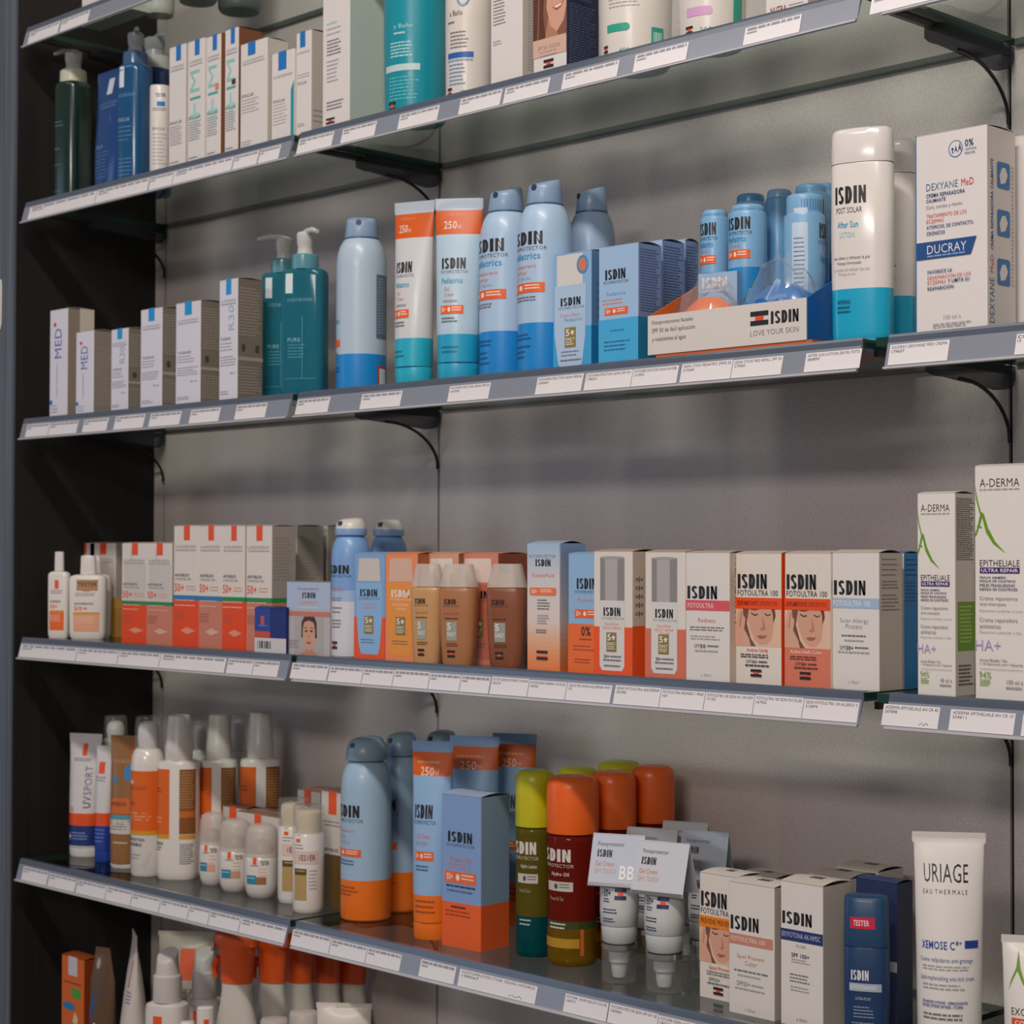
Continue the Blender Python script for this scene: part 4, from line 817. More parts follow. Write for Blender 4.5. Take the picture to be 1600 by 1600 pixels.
squeeze_tube('tube_b', 'pale blue and cyan flat tube with orange top band, facing forward', '#B9D3E4:s', ktube(-.48, .72), [(.80, .935, '#DD5F17:s'), (.935, 1, '#A9BACB:s'), (0, .255, '#22A6CC:s')], '#22A6CC:s', .10, group=TG)
carton('star5', 'blue carton showing a pale bottle and a small gold five-star square', '#8FB8DF', [('r', 0, 0, 1, .36, '#3FA4DA'), ('p', [(.10, .72), (.10, .98), (.78, .98), (.78, .72)], '#DCD9D4'), ('p', [(.04, .30), (.04, .72), (.86, .72), (.84, .28), (.76, .05), (.70, .02), (.22, .02), (.14, .05)], '#B3CCE6'), ('e', .62, .80, .92, .96, '#4E90BE'), ('e', .67, .825, .87, .935, '#E07A50')] + isdin(.20, .545, .72, .615, 'FOTOPROTECTOR', K, '#4A5568', .1) + [('t', 'Fusion Water', .2, .45, .72, .48, OB), ('t', 'Pediatrics', .3, .41, .78, .44, '#4F9BD0')] + star5(.31, .19, .6, .36) + [('l', .22, .1, .72, .16, 2, K), ('l', .2, .06, .74, .09, 1, K)], [('r', 0, 0, 1, .36, '#1C7DB8'), ('t', '5', .4, .8, .8, .9, W, True)] + [('t', '*', .2, .7 - .07 * i, .8, .74 - .07 * i, K) for i in range(5)], scol='#5F87AE', flapcol='#8FB8DF', group=SHELF2)
BX = [('r', 0, 0, 1, .385, '#45AFE2'), ('t', 'Pediatrics', .2, .58, .68, .61, '#5FB1E0', True), ('l', .1, .49, .68, .55, 2, OB)] + isdin(.17, .715, .68, .80, 'FOTOPROTECTOR', K, '#4A5568', .08) + spf(.16, .42, .74, .48) + [('t', 'Invisible Stick', .3, .28, .65, .30, '#145C88'), ('l', .15, .1, .85, .2, 3, '#145C88')]
for id, lab in (('isdin_a', 'blue two-tone carton in front of the display tray, first of three in depth'), ('isdin_b', 'blue two-tone carton right behind the front one, second of three'), ('isdin_c', 'blue two-tone carton at the back of its file, third of three')):
    carton(id, lab, '#A3C3E6', BX, [('r', 0, 0, 1, .385, '#2486B4'), ('l', .08, .42, .92, .95, 24, '#4A5F86')], scol='#7C93BE', flapcol='#B9C8DC', bulge=.003, group='blue two-tone cartons one behind another')
# display tray
x, y, z, rot, w, d, h = at('tray'); z -= .006
root = empty('display_tray', (x, y, z)); tag(root, 'white fronted cardboard display tray with orange and blue walls holding sticks', 'display tray')
hb_, t = .088, .0012
mb = MB(); mb.box((-w / 2, -d / 2, .0062), (w / 2, -d / 2 + t, h + .006), '#DDD6D0')
draw(mb, lambda a, b, o: (-w / 2 + a * w, -d / 2 - o, .0062 + b * h), [('t', 'Fotoprotectores faciales', .03, .73, .30, .86, K), ('t', 'SPF 50 de fácil aplicación', .03, .52, .315, .66, K), ('t', 'y resistentes al agua', .03, .30, .255, .44, K), ('t', 'LOVE YOUR SKIN', .665, .21, .955, .34, '#8A8688', False), ('t', 'ISDIN', .79, .46, .955, .76, K, True)] + emblem(.665, .46, .775, .80))
mb.build('front_panel', root)
for sx, c, nm in ((-1, '#E8732E', 'left_panel'), (1, '#1B66B0', 'right_panel')):
    mb = MB(); xx = sx * (w / 2 - t / 2); P = [(-d / 2 + t, .006), (d / 2, .006), (d / 2, hb_), (-d / 2 + .085, hb_), (-d / 2 + t, h + .006)]
    mb.add([(xx - t / 2, a, b) for a, b in P] + [(xx + t / 2, a, b) for a, b in P], [(0, 1, 2, 3, 4), (9, 8, 7, 6, 5)] + [(i, i + 5, (i + 1) % 5 + 5, (i + 1) % 5) for i in range(5)], c); mb.build(nm, root)
mb = MB(); mb.box((-w / 2 + t, d / 2 - t, .006), (w / 2 - t, d / 2, hb_), '#1B66B0'); mb.build('back_panel', root)
mb = MB(); mb.box((-w / 2 + t, -d / 2 + t, .006), (0, d / 2 - t, .0115), '#E8732E'); mb.box((0, -d / 2 + t, .006), (w / 2 - t, d / 2 - t, .0115), '#1B66B0'); mb.build('tray_floor', root)
mb = MB(); mb.box((-w / 2 + .010, -d / 2 + .001, 0), (w / 2 + .006, d / 2 - .01, .006), '#D9661F'); mb.build('base_plate', root)
# crumpled clear bags lying in the tray
for nm, lab, x0, x1, c in (('plastic_bag', 'crumpled clear plastic bag over the orange half of the tray', .012, .098, None), ('plastic_bag', 'crumpled clear plastic bag over the blue half of the tray', .104, .188, None)):
    rn = random.Random(int(x0 * 1000)); mb = MB(); n, m = 15, 9; vs = []
    for j in range(m):
        for i in range(n):
            u, v = i / (n - 1), j / (m - 1)
            zz = .013 + .068 * math.sin(PI * u) ** .45 * math.sin(PI * (.12 + .76 * v)) + (rn.random() - .5) * .014 + (.012 if x0 > .1 else 0)
            vs.append((x - w / 2 + x0 + (x1 - x0) * u + (rn.random() - .5) * .004, y - d / 2 + .006 + .052 * v + (rn.random() - .5) * .003, z + max(.0128, zz)))
    mb.add(vs, [(j * n + i, j * n + i + 1, (j + 1) * n + i + 1, (j + 1) * n + i) for j in range(m - 1) for i in range(n - 1)], 'film')
    o = mb.build(nm, sharp=32); tag(o, lab, 'plastic bag', 'clear bags in the display tray')
    if x0 < .1:
        mb = MB(); mb.loft([(0, .034, .020, 2.2), (.018, .036, .022, 2.2), (.040, .028, .016, 2.2), (.050, .014, .009, 2.2)], '#EE7A3A:g', N=28); o = mb.build('refill_pack', loc=(x - w / 2 + .055, y - d / 2 + .032, z + .0118)); tag(o, 'orange refill pack under the clear bag in the tray', 'refill pack')
    else:
        mb = MB(); mb.loft([(0, .036, .018, 2.4), (.022, .038, .02, 2.4), (.044, .032, .015, 2.4), (.054, .016, .008, 2.4)], '#1E6FB8:g', N=28); o = mb.build('refill_pack', loc=(x - w / 2 + .146, y - d / 2 + .032, z + .0118)); tag(o, 'blue refill pack under the clear bag in the tray', 'refill pack')
STK = lambda x, w: isdin(x, .82, x + w, .905, 'FOTOPROTECTOR', K, '#2E4A6A', .06) + [('t', 'Pediatrics', x, .735, x + w * .85, .775, '#2F8CC8', True), ('t', 'Stick', x + .1, .70, x + w * .6, .725, OB)] + spf(x - .02, .62, x + w, .68)
TS = 'pale blue sun sticks in the display tray'
jar_stick('stick_a', 'blue sun stick at the left edge of the display tray', STK(-.52, .86), TS)
jar_stick('stick_b', 'blue sun stick second from the left in the tray front row', STK(-.52, .86), TS)
jar_stick('stick_c', 'blue sun stick in the back row behind the second front one', [], TS, capcol='#4E8DB4:s')
jar_stick('stick_d', 'blue sun stick standing in the middle of the tray back row', [('r', -.3, .1, .3, .2, '#175C94')], TS, col='#5F96C2:s', capcol='#7FA6C8:s')
jar_stick('stick_e', 'blue sun stick behind the one with barcode sticker', STK(-.52, .86), TS, col='#6FA2CC:s')
jar_stick('stick_f', 'blue sun stick turned with a white barcode sticker and ribbed cap', [('r', -.62, .10, -.12, .90, '#C2D6E8'), ('p', [(-.62, .90), (-.62, .82), (-.12, .72), (-.12, .80), (-.3, .90)], '#EE7A45'), ('l', -.56, .35, -.2, .7, 12, '#4A6A8C'), ('r', -.6, .11, -.16, .25, '#E6E4E0')] + [('r', -.55 + i * .05, .13, -.55 + i * .05 + .01 + .015 * (i % 3), .24, K) for i in range(7)] + isdin(.26, .70, .86, .80, 'FOTOPROTECTOR', K, '#2E4A6A', .08) + [('t', 'Pediatrics', .3, .54, .75, .59, '#2F8CC8', True), ('r', .28, .22, .85, .32, O), ('t', '50+', .32, .24, .5, .30, W, True)], TS, low='#7FB2D8:s', capz=.87)
jar_stick('stick_g', 'blue sun stick on the glass behind the display tray', [], TS)
mb = MB(); X0, Y0, Z0 = x - .058, y - .026, z + .0118
o = empty('refill_box', (X0 + .01, Y0, Z0), math.radians(12)); tag(o, 'small pale blue refill carton standing in the tray before the sticks', 'carton')
mb.box((-.022, -.013, 0), (.022, .013, .078), '#9DBBDA'); draw(mb, lambda a, b, f: (-.022 + a * .044, -.013 - f, b * .078), [('t', 'ISDIN', .1, .80, .75, .94, W, True), ('l', .1, .7, .8, .77, 1, W), ('r', .02, .30, .80, .46, '#E8965E')]); mb.build('box_body', o)
AS = 'white and cyan after sun bottles one behind another'
AF = [('t', 'ISDIN', -.56, .645, .16, .725, K, True), ('t', 'POST SOLAR', -.52, .602, .08, .628, K), ('t', 'After Sun', -.48, .535, .0, .565, '#2FA6CC', True), ('t', 'LOTION', -.42, .49, -.08, .515, '#8CC4DC'), ('t', 'para calmar y refrescar la piel', -.6, .385, .24, .405, K), ('t', 'Prolonga el bronceado', -.5, .362, .06, .38, K), ('t', 'to soothe and refresh the skin', -.6, .335, .24, .352, LG), ('t', 'Prolongs the tan', -.46, .312, -.06, .33, LG), ('t', 'PANTHENOL', -.5, .185, -.16, .205, '#0A4A66', True), ('l', -.52, .135, -.12, .175, 2, '#0A5A78')]
for id, lab in (('after_a', 'white after sun bottle with a cyan foot, front one of the file'), ('after_b', 'white after sun bottle directly behind the front one'), ('after_c', 'white after sun bottle farthest back of the file')):
    oval_bottle(id, lab, '#E4DED9:g', AF, [(0, .255, '#16A9D0:g')], W + ':g', capz=.83, p=2.6, taper=.96, group=AS, capk=1.005)
DB = '#2E4C86'
carton('dexyane', 'large white cream carton with a navy slanted nameplate and blue icons on its side', '#E6E0DD', [('r', 0, 0, .014, 1, '#2F7DB8'),
    ('e', .47, .86, .67, .945, '#4A6F9C'), ('e', .482, .865, .658, .94, '#E6E0DD'), ('e', .51, .895, .545, .91, DB), ('r', .52, .88, .535, .9, DB), ('p', [(.55, .88), (.575, .92), (.6, .88), (.575, .895)], DB), ('p', [(.60, .88), (.63, .93), (.66, .88), (.63, .9)], DB),
    ('t', '0%', .70, .905, .82, .94, DB, True), ('t', 'CORTISONA', .70, .885, .86, .898, DB), ('t', 'PERFUME', .70, .865, .84, .878, DB),
    ('t', 'DEXYANE', .155, .715, .60, .75, '#5A82A8'), ('t', 'MeD', .65, .715, .82, .75, RD), ('t', 'CREMA REPARADORA', .155, .68, .70, .70, DB, True), ('t', 'CALMANTE', .155, .655, .43, .673, DB, True), ('t', 'Cara, cuerpo y manos', .155, .618, .66, .642, G),
    ('t', 'TRATAMIENTO DE LOS', .16, .578, .72, .597, RD), ('t', 'ECZEMAS', .16, .552, .40, .57, RD), ('t', 'ATÓPICOS, DE CONTACTO,', .16, .52, .82, .545, DB, True), ('t', 'CRÓNICOS', .16, .492, .42, .515, DB, True),
    ('p', [(.014, .375), (.78, .375), (.86, .46), (.014, .46)], '#25518E'), ('t', 'DUCRAY', .17, .398, .72, .442, '#EDE8E4'), ('l', .17, .382, .7, .391, 1, '#8FA9CC'),
    ('t', 'FAVORECE LA', .175, .30, .52, .318, DB, True), ('t', 'DESAPARICIÓN DE LOS', .175, .272, .78, .294, RD), ('t', 'ECZEMAS', .175, .247, .43, .265, RD), ('t', 'Y LIMITA SU', .46, .247, .76, .265, DB, True), ('t', 'REAPARICIÓN', .175, .218, .54, .24, DB, True),
    ('t', '100 ml e', .40, .07, .64, .09, LG), ('l', .25, .025, .8, .05, 2, LG)],
    [('tv', 'DEXYANE', .08, .035, .24, .255, '#3A6496'), ('tv', 'MeD', .10, .28, .22, .365, RD), ('tv', 'CREMA REPARADORA CALMANTE', .12, .39, .21, .835, DB, True)] +
    sum([[('p', [(.34, z0 + .01), (.38, z0), (.74, z0), (.78, z0 + .01), (.78, z0 + .12), (.74, z0 + .13), (.38, z0 + .13), (.34, z0 + .12)], '#1F6CA8'), ('p', [(.46, z0 + .02), (.42, z0 + .06), (.5, z0 + .1), (.62, z0 + .105), (.70, z0 + .07), (.62, z0 + .03)], '#DCD6D2')] for z0 in (.225, .465, .70)], []) + [('l', .84, .22, .92, .82, 30, '#B0A8A4')], scol='#D6CEC9', group=SHELF2)
carton('right_white', 'plain white carton cut off at the right edge behind the cream carton', '#E0DAD8', group=SHELF2)

# level 3 ------------------------------------------------------------
FB = [('r', -.12, .57, .12, .67, '#EC5A2C'), ('l', -.4, .50, .4, .55, 2, G), ('t', 'ANTHELIOS', -.45, .41, .25, .435, K, True), ('t', '50+', -.45, .34, .05, .39, '#EC5A2C', True), ('r', -.5, .295, .5, .32, '#D69A1E')]
def fluid(id, lab, low, extra=()):
    oval_bottle(id, lab, '#E6E0D9:s', FB + [('r', -.5, .09, .5, .295, low), ('l', -.42, .18, .3, .27, 4, '#F0C8B4')] + list(extra), capz=.77, shoulder=.05, capk=.42, captop='flat', p=3.4, group='white square sunscreen bottles with orange labels', name='sunscreen_bottle')
fluid('fluid_a', 'narrow white sunscreen bottle with orange label, first on the fourth shelf', '#EC6A2C')
fluid('fluid_t', 'white sunscreen bottle with a tan tester sticker and peach label', '#E8A884', [('r', -.35, .58, .42, .71, '#B98A5C'), ('t', 'TESTER', -.3, .63, .38, .68, '#3A2A1E', True)])
fluid('fluid_c', 'white sunscreen bottle hidden behind the tester bottle', '#E8A884')
OR1, SAL = '#F04A0C', '#D4826A'
AN = 'white and orange sunscreen cartons with an orange tab'
def ant(id, lab, low, stripe=None, shape=False, sm=None):
    zs = .40 if stripe else .42
    fr = [('r', .40, .875, .64, 1, '#EE5326'), ('t', 'LA ROCHE-POSAY', .08, .81, .9, .835, '#8A7F7A'), ('l', .08, .785, .9, .80, 1, LG)]
    if shape: fr = [('p', [(.10, .42), (.10, .78), (.18, .82), (.34, .83), (.34, .95), (.42, .95), (.42, .83), (.9, .82), (.96, .78), (.96, .42)], '#D6CFC8')] + fr
    fr += [('t', 'ANTHELIOS', .06, .575, .62, .60, K, True), ('t', 'UVMUNE 400', .06, .545, .7, .565, G), ('t', '50+', .05, .45, .42, .52, '#EE4A1C', True), ('l', .5, .45, .9, .5, 2, '#E9A08A')]
    fr += [('l', .06, .30, .9, .385, 2, '#F6C4B0'), ('l', .06, .2, .5, .28, 4, '#C9643C' if low == OR1 else '#B9705E'), ('p', [(.3, .13), (.55, .10), (.9, .13), (.55, .16)], '#F09A78' if low == OR1 else '#E8B4A4')]
    b = [(0, .385 if stripe else .42, low)] + ([(.385, .425, stripe)] if stripe else [])
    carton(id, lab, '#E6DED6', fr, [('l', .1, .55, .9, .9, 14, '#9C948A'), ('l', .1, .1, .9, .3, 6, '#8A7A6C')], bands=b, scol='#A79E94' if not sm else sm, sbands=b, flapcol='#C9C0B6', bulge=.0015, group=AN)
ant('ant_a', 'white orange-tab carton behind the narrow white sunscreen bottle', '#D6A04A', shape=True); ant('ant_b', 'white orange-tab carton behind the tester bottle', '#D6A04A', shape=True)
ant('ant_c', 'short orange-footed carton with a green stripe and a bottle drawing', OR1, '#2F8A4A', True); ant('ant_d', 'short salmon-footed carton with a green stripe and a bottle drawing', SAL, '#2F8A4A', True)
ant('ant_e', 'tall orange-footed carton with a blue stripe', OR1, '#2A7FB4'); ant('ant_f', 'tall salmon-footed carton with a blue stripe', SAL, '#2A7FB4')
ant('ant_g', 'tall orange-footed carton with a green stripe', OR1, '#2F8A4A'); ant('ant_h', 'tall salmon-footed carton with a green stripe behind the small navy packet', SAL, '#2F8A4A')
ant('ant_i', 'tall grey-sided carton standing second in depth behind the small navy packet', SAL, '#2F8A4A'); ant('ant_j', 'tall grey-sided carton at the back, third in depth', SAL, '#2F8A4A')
carton('sachet', 'small navy and white packet with a barcode, at the shelf edge', '#152A78', [('r', 0, 0, 1, .33, '#D6D2D4'), ('r', .0, .45, .5, .98, '#24459A'), ('r', .2, .62, .3, .8, '#E0522C'), ('l', .12, .55, .42, .6, 1, '#9AB0E0'), ('r', 0, .34, .5, .47, '#D0502C')] + [('r', .1 + i * .055, .1, .1 + i * .055 + .015 + .015 * (i % 3), .26, K) for i in range(8)], scol='#101E58', group=SHELF3)
carton('compact', 'small carton with a woman\'s portrait under a pale blue header', '#C6C0C0', [('r', 0, .62, 1, 1, '#B4C4DE'), ('t', 'Fotoprotector', .25, .88, .75, .93, K), ('t', 'ISDIN', .36, .78, .66, .86, K, True), ('t', 'COMPACT', .3, .69, .72, .74, OB), ('l', .3, .63, .72, .66, 1, W), ('r', 0, .52, 1, .60, '#C9806A'), ('in', 0, 0, 1, .53, [('r', 0, 0, 1, 1, '#C2BABC')]), ('in', .18, 0, .86, .53, PORTRAIT), ('l', .03, .08, .3, .2, 4, '#8A8284')], scol='#8A8284', group=SHELF3)
CN = [('r', -.6, 0, -.02, .0, W)]
def bcan(id, lab):
    spray_can(id, lab, '#DCDAE0:s', isdin(-.55, .60, .48, .662, 'FOTOPROTECTOR', K, '#2E4A78', .08) + [('t', 'HYDRO FRESH', -.2, .475, .3, .5, '#E08A78'), ('l', -.22, .40, .3, .43, 2, '#8A8FA8'), ('l', -.2, .30, .32, .36, 2, K), ('l', -.2, .2, .3, .27, 3, G)] + emblem(-.2, .06, .08, .115), [(.48, .87, '#7FA9DC:s'), (.40, .48, '#A9C0E2:s')], capcol='#DAD6D0:s', ring='#4A7AB0', cap='dome', capring='#8AAEDA:s', group='blue and white cans with pale caps')
bcan('can_a', 'blue and white spray can with pale cap, front one of the pair'); bcan('can_b', 'blue and white spray can with pale cap, behind the blue bottle carton')
def fwbox(id, lab, col, bot, cap, low=None, scol='#8C5A40', txt=K, sub=OB):
    fr = ([('r', 0, 0, 1, .40, low)] if low else []) + [('p', [(.12, .735), (.16, .95), (.82, .95), (.86, .735)], cap), ('p', [(.08, .45), (.08, .72), (.92, .72), (.92, .45), (.85, .14), (.78, .05), (.24, .05), (.16, .14)], bot)] + isdin(.2, .59, .76, .66, 'FOTOPROTECTOR', txt, txt, .08) + [('t', 'FUSION', .25, .51, .72, .535, sub), ('t', 'WATER', .34, .47, .66, .495, sub)] + star5(.34, .24, .64, .41) + [('l', .24, .14, .76, .19, 2, K)]
    carton(id, lab, col, fr, [('r', 0, 0, 1, .4, low)] if low else [], scol=scol, flapcol=col, group='cartons with a bottle pictured on the front')
fwbox('fw_a', 'blue carton with orange foot picturing a blue bottle', '#86AEDC', '#8FBCE8', '#D6CCC6', '#F05A20', '#5F87B4')
fwbox('fw_b', 'orange carton picturing an orange bottle with a pink cap', '#F3925C', '#F29A38', '#E2B9A2', None, '#A85F34', '#F4E4D4', '#F4E4D4')
fwbox('fw_c', 'peach carton behind the beige tinted bottle', '#DDA27E', '#D9B48C', '#EBDDD0')
fwbox('fw_d', 'salmon carton behind the brown tinted bottles', '#D9876A', '#C9745A', '#EBD6CA', None, '#8A4A34')
def tint(id, lab, col):
    root, a, b, H = base(id, 'tinted_sunscreen', lab, 'bottle', 'tinted sunscreen bottles with see-through caps')
    mb = MB(); zt = .765 * H
    rs = [(0, a * .76, b * .78, 3), (.003, a * .82, b * .84, 3), (zt * .3, a * .90, b * .92, 3), (zt * .7, a * .98, b, 3), (zt - .004, a, b, 3), (zt - .001, a * .97, b * .97, 3), (zt, a * .9, b * .9, 3)]
    mb.loft(rs, col, N=44); q = H * .0 + 1
    printed(mb, rs, H, isdin(-.42, .60, .02, .655, 'FOTOPROTECTOR', '#2E2624', '#5A4A40', .12) + [('t', 'FUSION WATER', -.42, .50, .12, .52, '#B0613E'), ('l', -.4, .44, .1, .47, 1, '#4A3A30'), ('r', -.34, .245, .06, .43, '#9FA39A'), ('t', '5', -.3, .35, -.16, .42, '#E8E4DC', True), ('t', 'DAILY', -.3, .29, .02, .33, '#E8E4DC', True), ('l', -.36, .18, .16, .22, 2, '#4A3A30')] + emblem(-.34, .08, -.02, .15)); mb.build('bottle_body', root)
    nb = MB(); nb.loft([(zt, a * .5, b * .6, 2), (H * .9, a * .45, b * .55, 2)], '#CDB8A4:s', N=28); nb.build('inner_neck', root)
    cb = MB(); cb.loft([(zt + .0008, a * .98, b * .98, 3), (H * .97, a * .74, b * .78, 3), (H * .993, a * .71, b * .74, 3), (H, a * .62, b * .64, 3)], 'frost', N=44); cb.build('clear_cap', root)
tint('tint_a', 'beige tinted sunscreen bottle, lightest of the three', '#C99A68:s'); tint('tint_b', 'tan brown tinted sunscreen bottle in the middle of the three', '#B0764E:s'); tint('tint_c', 'dark brown tinted sunscreen bottle, rightmost of the three', '#8C5238:s')
def grad(z0, z1, c0, c1, n=10):
    a = [int(c0[i:i + 2], 16) for i in (1, 3, 5)]; b = [int(c1[i:i + 2], 16) for i in (1, 3, 5)]
    return [('r', 0, z0 + (z1 - z0) * i / n, 1, z0 + (z1 - z0) * (i + 1) / n, '#%02X%02X%02X' % tuple(int(a[k] + (b[k] - a[k]) * (i + .5) / n) for k in range(3))) for i in range(n)]
GR = grad(0, .40, '#F0813C', '#E6D6CC', 12) + grad(.40, .72, '#E6D6CC', '#D8D4D8', 4) + grad(.72, 1, '#D8D4D8', '#A9C4E0', 8)
carton('fusion', 'tall slim carton fading from blue at the top to orange at the foot', '#E6D6CC', GR + [('t', 'FOTOPROTECTOR', .06, .885, .88, .91, '#5A6A88'), ('t', 'ISDIN', .26, .82, .72, .875, K, True), ('t', 'FusionFluid', .16, .735, .84, .765, OB), ('p', [(.08, .60), (.12, .592), (.86, .592), (.90, .60), (.90, .645), (.86, .653), (.12, .653), (.08, .645)], OB), ('t', '50+', .14, .605, .30, .64, '#F6E9E0', True), ('l', .42, .61, .84, .64, 2, '#F6E9E0'), ('l', .32, .47, .7, .56, 4, K), ('l', .32, .36, .68, .44, 4, LG), ('l', .28, .29, .68, .325, 2, G), ('r', .3, .14, .64, .16, K), ('r', .3, .10, .64, .12, '#E8602C')] + [('r', .3, .09, .64, .11, K)], grad(0, .40, '#E0702C', '#C4B4AC', 8) + grad(.4, 1, '#C4B4AC', '#7E9CC0', 10), scol='#B0B4BE', flapcol='#9DB4CC', bulge=.004, group=SHELF3)
carton('zero', 'blue carton with an orange lower half and zero percent mark', '#94BAE0', [('r', 0, 0, 1, .41, '#F0702E')] + isdin(.26, .70, .84, .79, 'FOTOPROTECTOR', K, '#3A5A88', .1) + [('t', 'Fusion', .3, .595, .75, .625, OB)] + spf(.2, .46, .92, .53) + [('t', '0%', .4, .31, .68, .39, K, True), ('l', .35, .26, .72, .29, 1, '#A84A20'), ('l', .16, .17, .85, .23, 2, '#A84A20'), ('l', .2, .07, .8, .12, 2, '#A84A20')], group=SHELF3)
def repair(id, lab, low, color=False):
    fr = [('r', 0, 0, 1, .39, low), ('r', .17, .60, .80, .945, '#8E8A89'), ('r', .30, .60, .62, .945, '#B4B0AF'), ('p', [(.16, .60), (.80, .60), (.80, .08), (.74, .04), (.22, .04), (.16, .08)], '#DEDAD8'), ('e', .17, .93, .80, .955, '#A9A5A4')] + isdin(.26, .475, .70, .545, 'FOTOPROTECTOR', K, G, .1) + [('t', 'FusionWater', .3, .40, .66, .425, OB), ('t', 'MAGIC REPAIR', .25, .37, .72, .39, OB)] + star5(.34, .19, .6, .345) + [('t', '50+', .28, .14, .42, .165, K, True), ('l', .44, .145, .72, .16, 1, K), ('l', .26, .10, .72, .13, 1, G), ('l', .28, .06, .7, .085, 1, G)]
    if color: fr.append(('t', 'COLOR', .36, .345, .62, .363, OB))
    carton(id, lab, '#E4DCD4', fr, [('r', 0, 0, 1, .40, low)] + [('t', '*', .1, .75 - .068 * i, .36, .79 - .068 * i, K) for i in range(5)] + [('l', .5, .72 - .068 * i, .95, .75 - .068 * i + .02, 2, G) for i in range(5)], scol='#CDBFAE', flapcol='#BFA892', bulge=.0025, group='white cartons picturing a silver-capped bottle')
repair('repair_a', 'white carton with orange foot picturing a silver-capped bottle', '#F2581C'); repair('repair_b', 'white carton with salmon foot picturing a silver-capped bottle', '#D9765A', True)
def ultra(x0, z, sub, w=.66, sw=.9, h=.08):
    r = [('t', 'ISDIN', x0, z, x0 + w, z + h * 1.25, K, True)]
    if sub: r.append(('t', sub, x0, z - h * .62, x0 + sw, z - h * .14, K))
    return r
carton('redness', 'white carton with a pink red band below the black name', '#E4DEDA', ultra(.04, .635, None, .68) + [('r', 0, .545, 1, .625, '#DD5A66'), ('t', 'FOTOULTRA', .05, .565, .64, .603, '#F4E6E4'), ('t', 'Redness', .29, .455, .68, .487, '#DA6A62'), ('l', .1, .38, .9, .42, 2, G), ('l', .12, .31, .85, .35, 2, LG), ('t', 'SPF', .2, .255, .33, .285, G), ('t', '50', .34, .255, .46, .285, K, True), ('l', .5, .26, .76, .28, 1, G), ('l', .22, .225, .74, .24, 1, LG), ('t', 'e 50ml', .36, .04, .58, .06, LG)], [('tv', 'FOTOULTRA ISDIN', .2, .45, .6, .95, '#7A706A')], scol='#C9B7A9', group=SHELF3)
def unify(id, lab, salmon):
    low = [('r', 0, 0, 1, .285, '#DD7C64')] if salmon else []
    tc, sc = ('#F4E6E0', '#6A3A30') if salmon else ('#E8642C', '#4A4446')
    t = 'Active Unify Color' if salmon else 'Active Unify'
    carton(id, lab, '#E6DCD2', low + [('in', 0, .285, 1, .575, TILT)] + [('r', 0, .57, 1, .655, '#F04E14')] + ultra(.05, .725, 'FOTOULTRA 100', .64, .88, .088) + [('t', 'DESPIGMENTANTE', .04, .595, .5, .63, '#5A1E0A', True), ('t', 'DEPIGMENTING', .53, .595, .92, .63, '#8A2E10'), ('t', t, .13 if salmon else .25, .238, .83 if salmon else .72, .27, tc, True), ('l', .12, .19, .84, .225, 2, sc), ('t', 'SPF', .24, .155, .36, .18, sc), ('t', '50+', .37, .155, .49, .18, K, True), ('l', .52, .16, .7, .175, 1, sc), ('l', .22, .13, .74, .145, 1, sc)] + emblem(.34, .055, .58, .11), scol='#EE4E18' if not salmon else '#D8CFC6', flapcol='#CDBFB4', bulge=.0025, group='white cartons with a tilted face between orange bands')
unify('unify_a', 'white carton with a tilted face photo under an orange band', False); unify('unify_b', 'white carton with a tilted face photo above a salmon foot', True)
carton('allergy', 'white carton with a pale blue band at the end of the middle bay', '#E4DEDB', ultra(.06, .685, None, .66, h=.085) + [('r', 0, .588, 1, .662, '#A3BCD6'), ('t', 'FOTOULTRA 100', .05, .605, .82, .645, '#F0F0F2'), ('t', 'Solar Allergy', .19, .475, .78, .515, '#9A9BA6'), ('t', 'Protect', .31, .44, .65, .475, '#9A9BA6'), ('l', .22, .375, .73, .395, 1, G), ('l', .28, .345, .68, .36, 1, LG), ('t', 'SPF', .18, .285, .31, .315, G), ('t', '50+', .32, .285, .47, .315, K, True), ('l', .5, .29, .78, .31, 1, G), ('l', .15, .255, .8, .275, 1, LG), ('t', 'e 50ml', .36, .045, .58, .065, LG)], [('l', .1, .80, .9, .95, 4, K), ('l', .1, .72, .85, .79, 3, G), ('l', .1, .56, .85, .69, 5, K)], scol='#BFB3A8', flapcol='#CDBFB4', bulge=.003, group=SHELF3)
carton('blue_back', 'blue-sided carton behind the pale blue band carton', '#D8D2CE', [], [('l', .1, .80, .9, .95, 4, '#123C64'), ('l', .1, .62, .85, .78, 6, '#1E5686')], scol='#2A79B4', group=SHELF3)
GN = '#6E9A22'
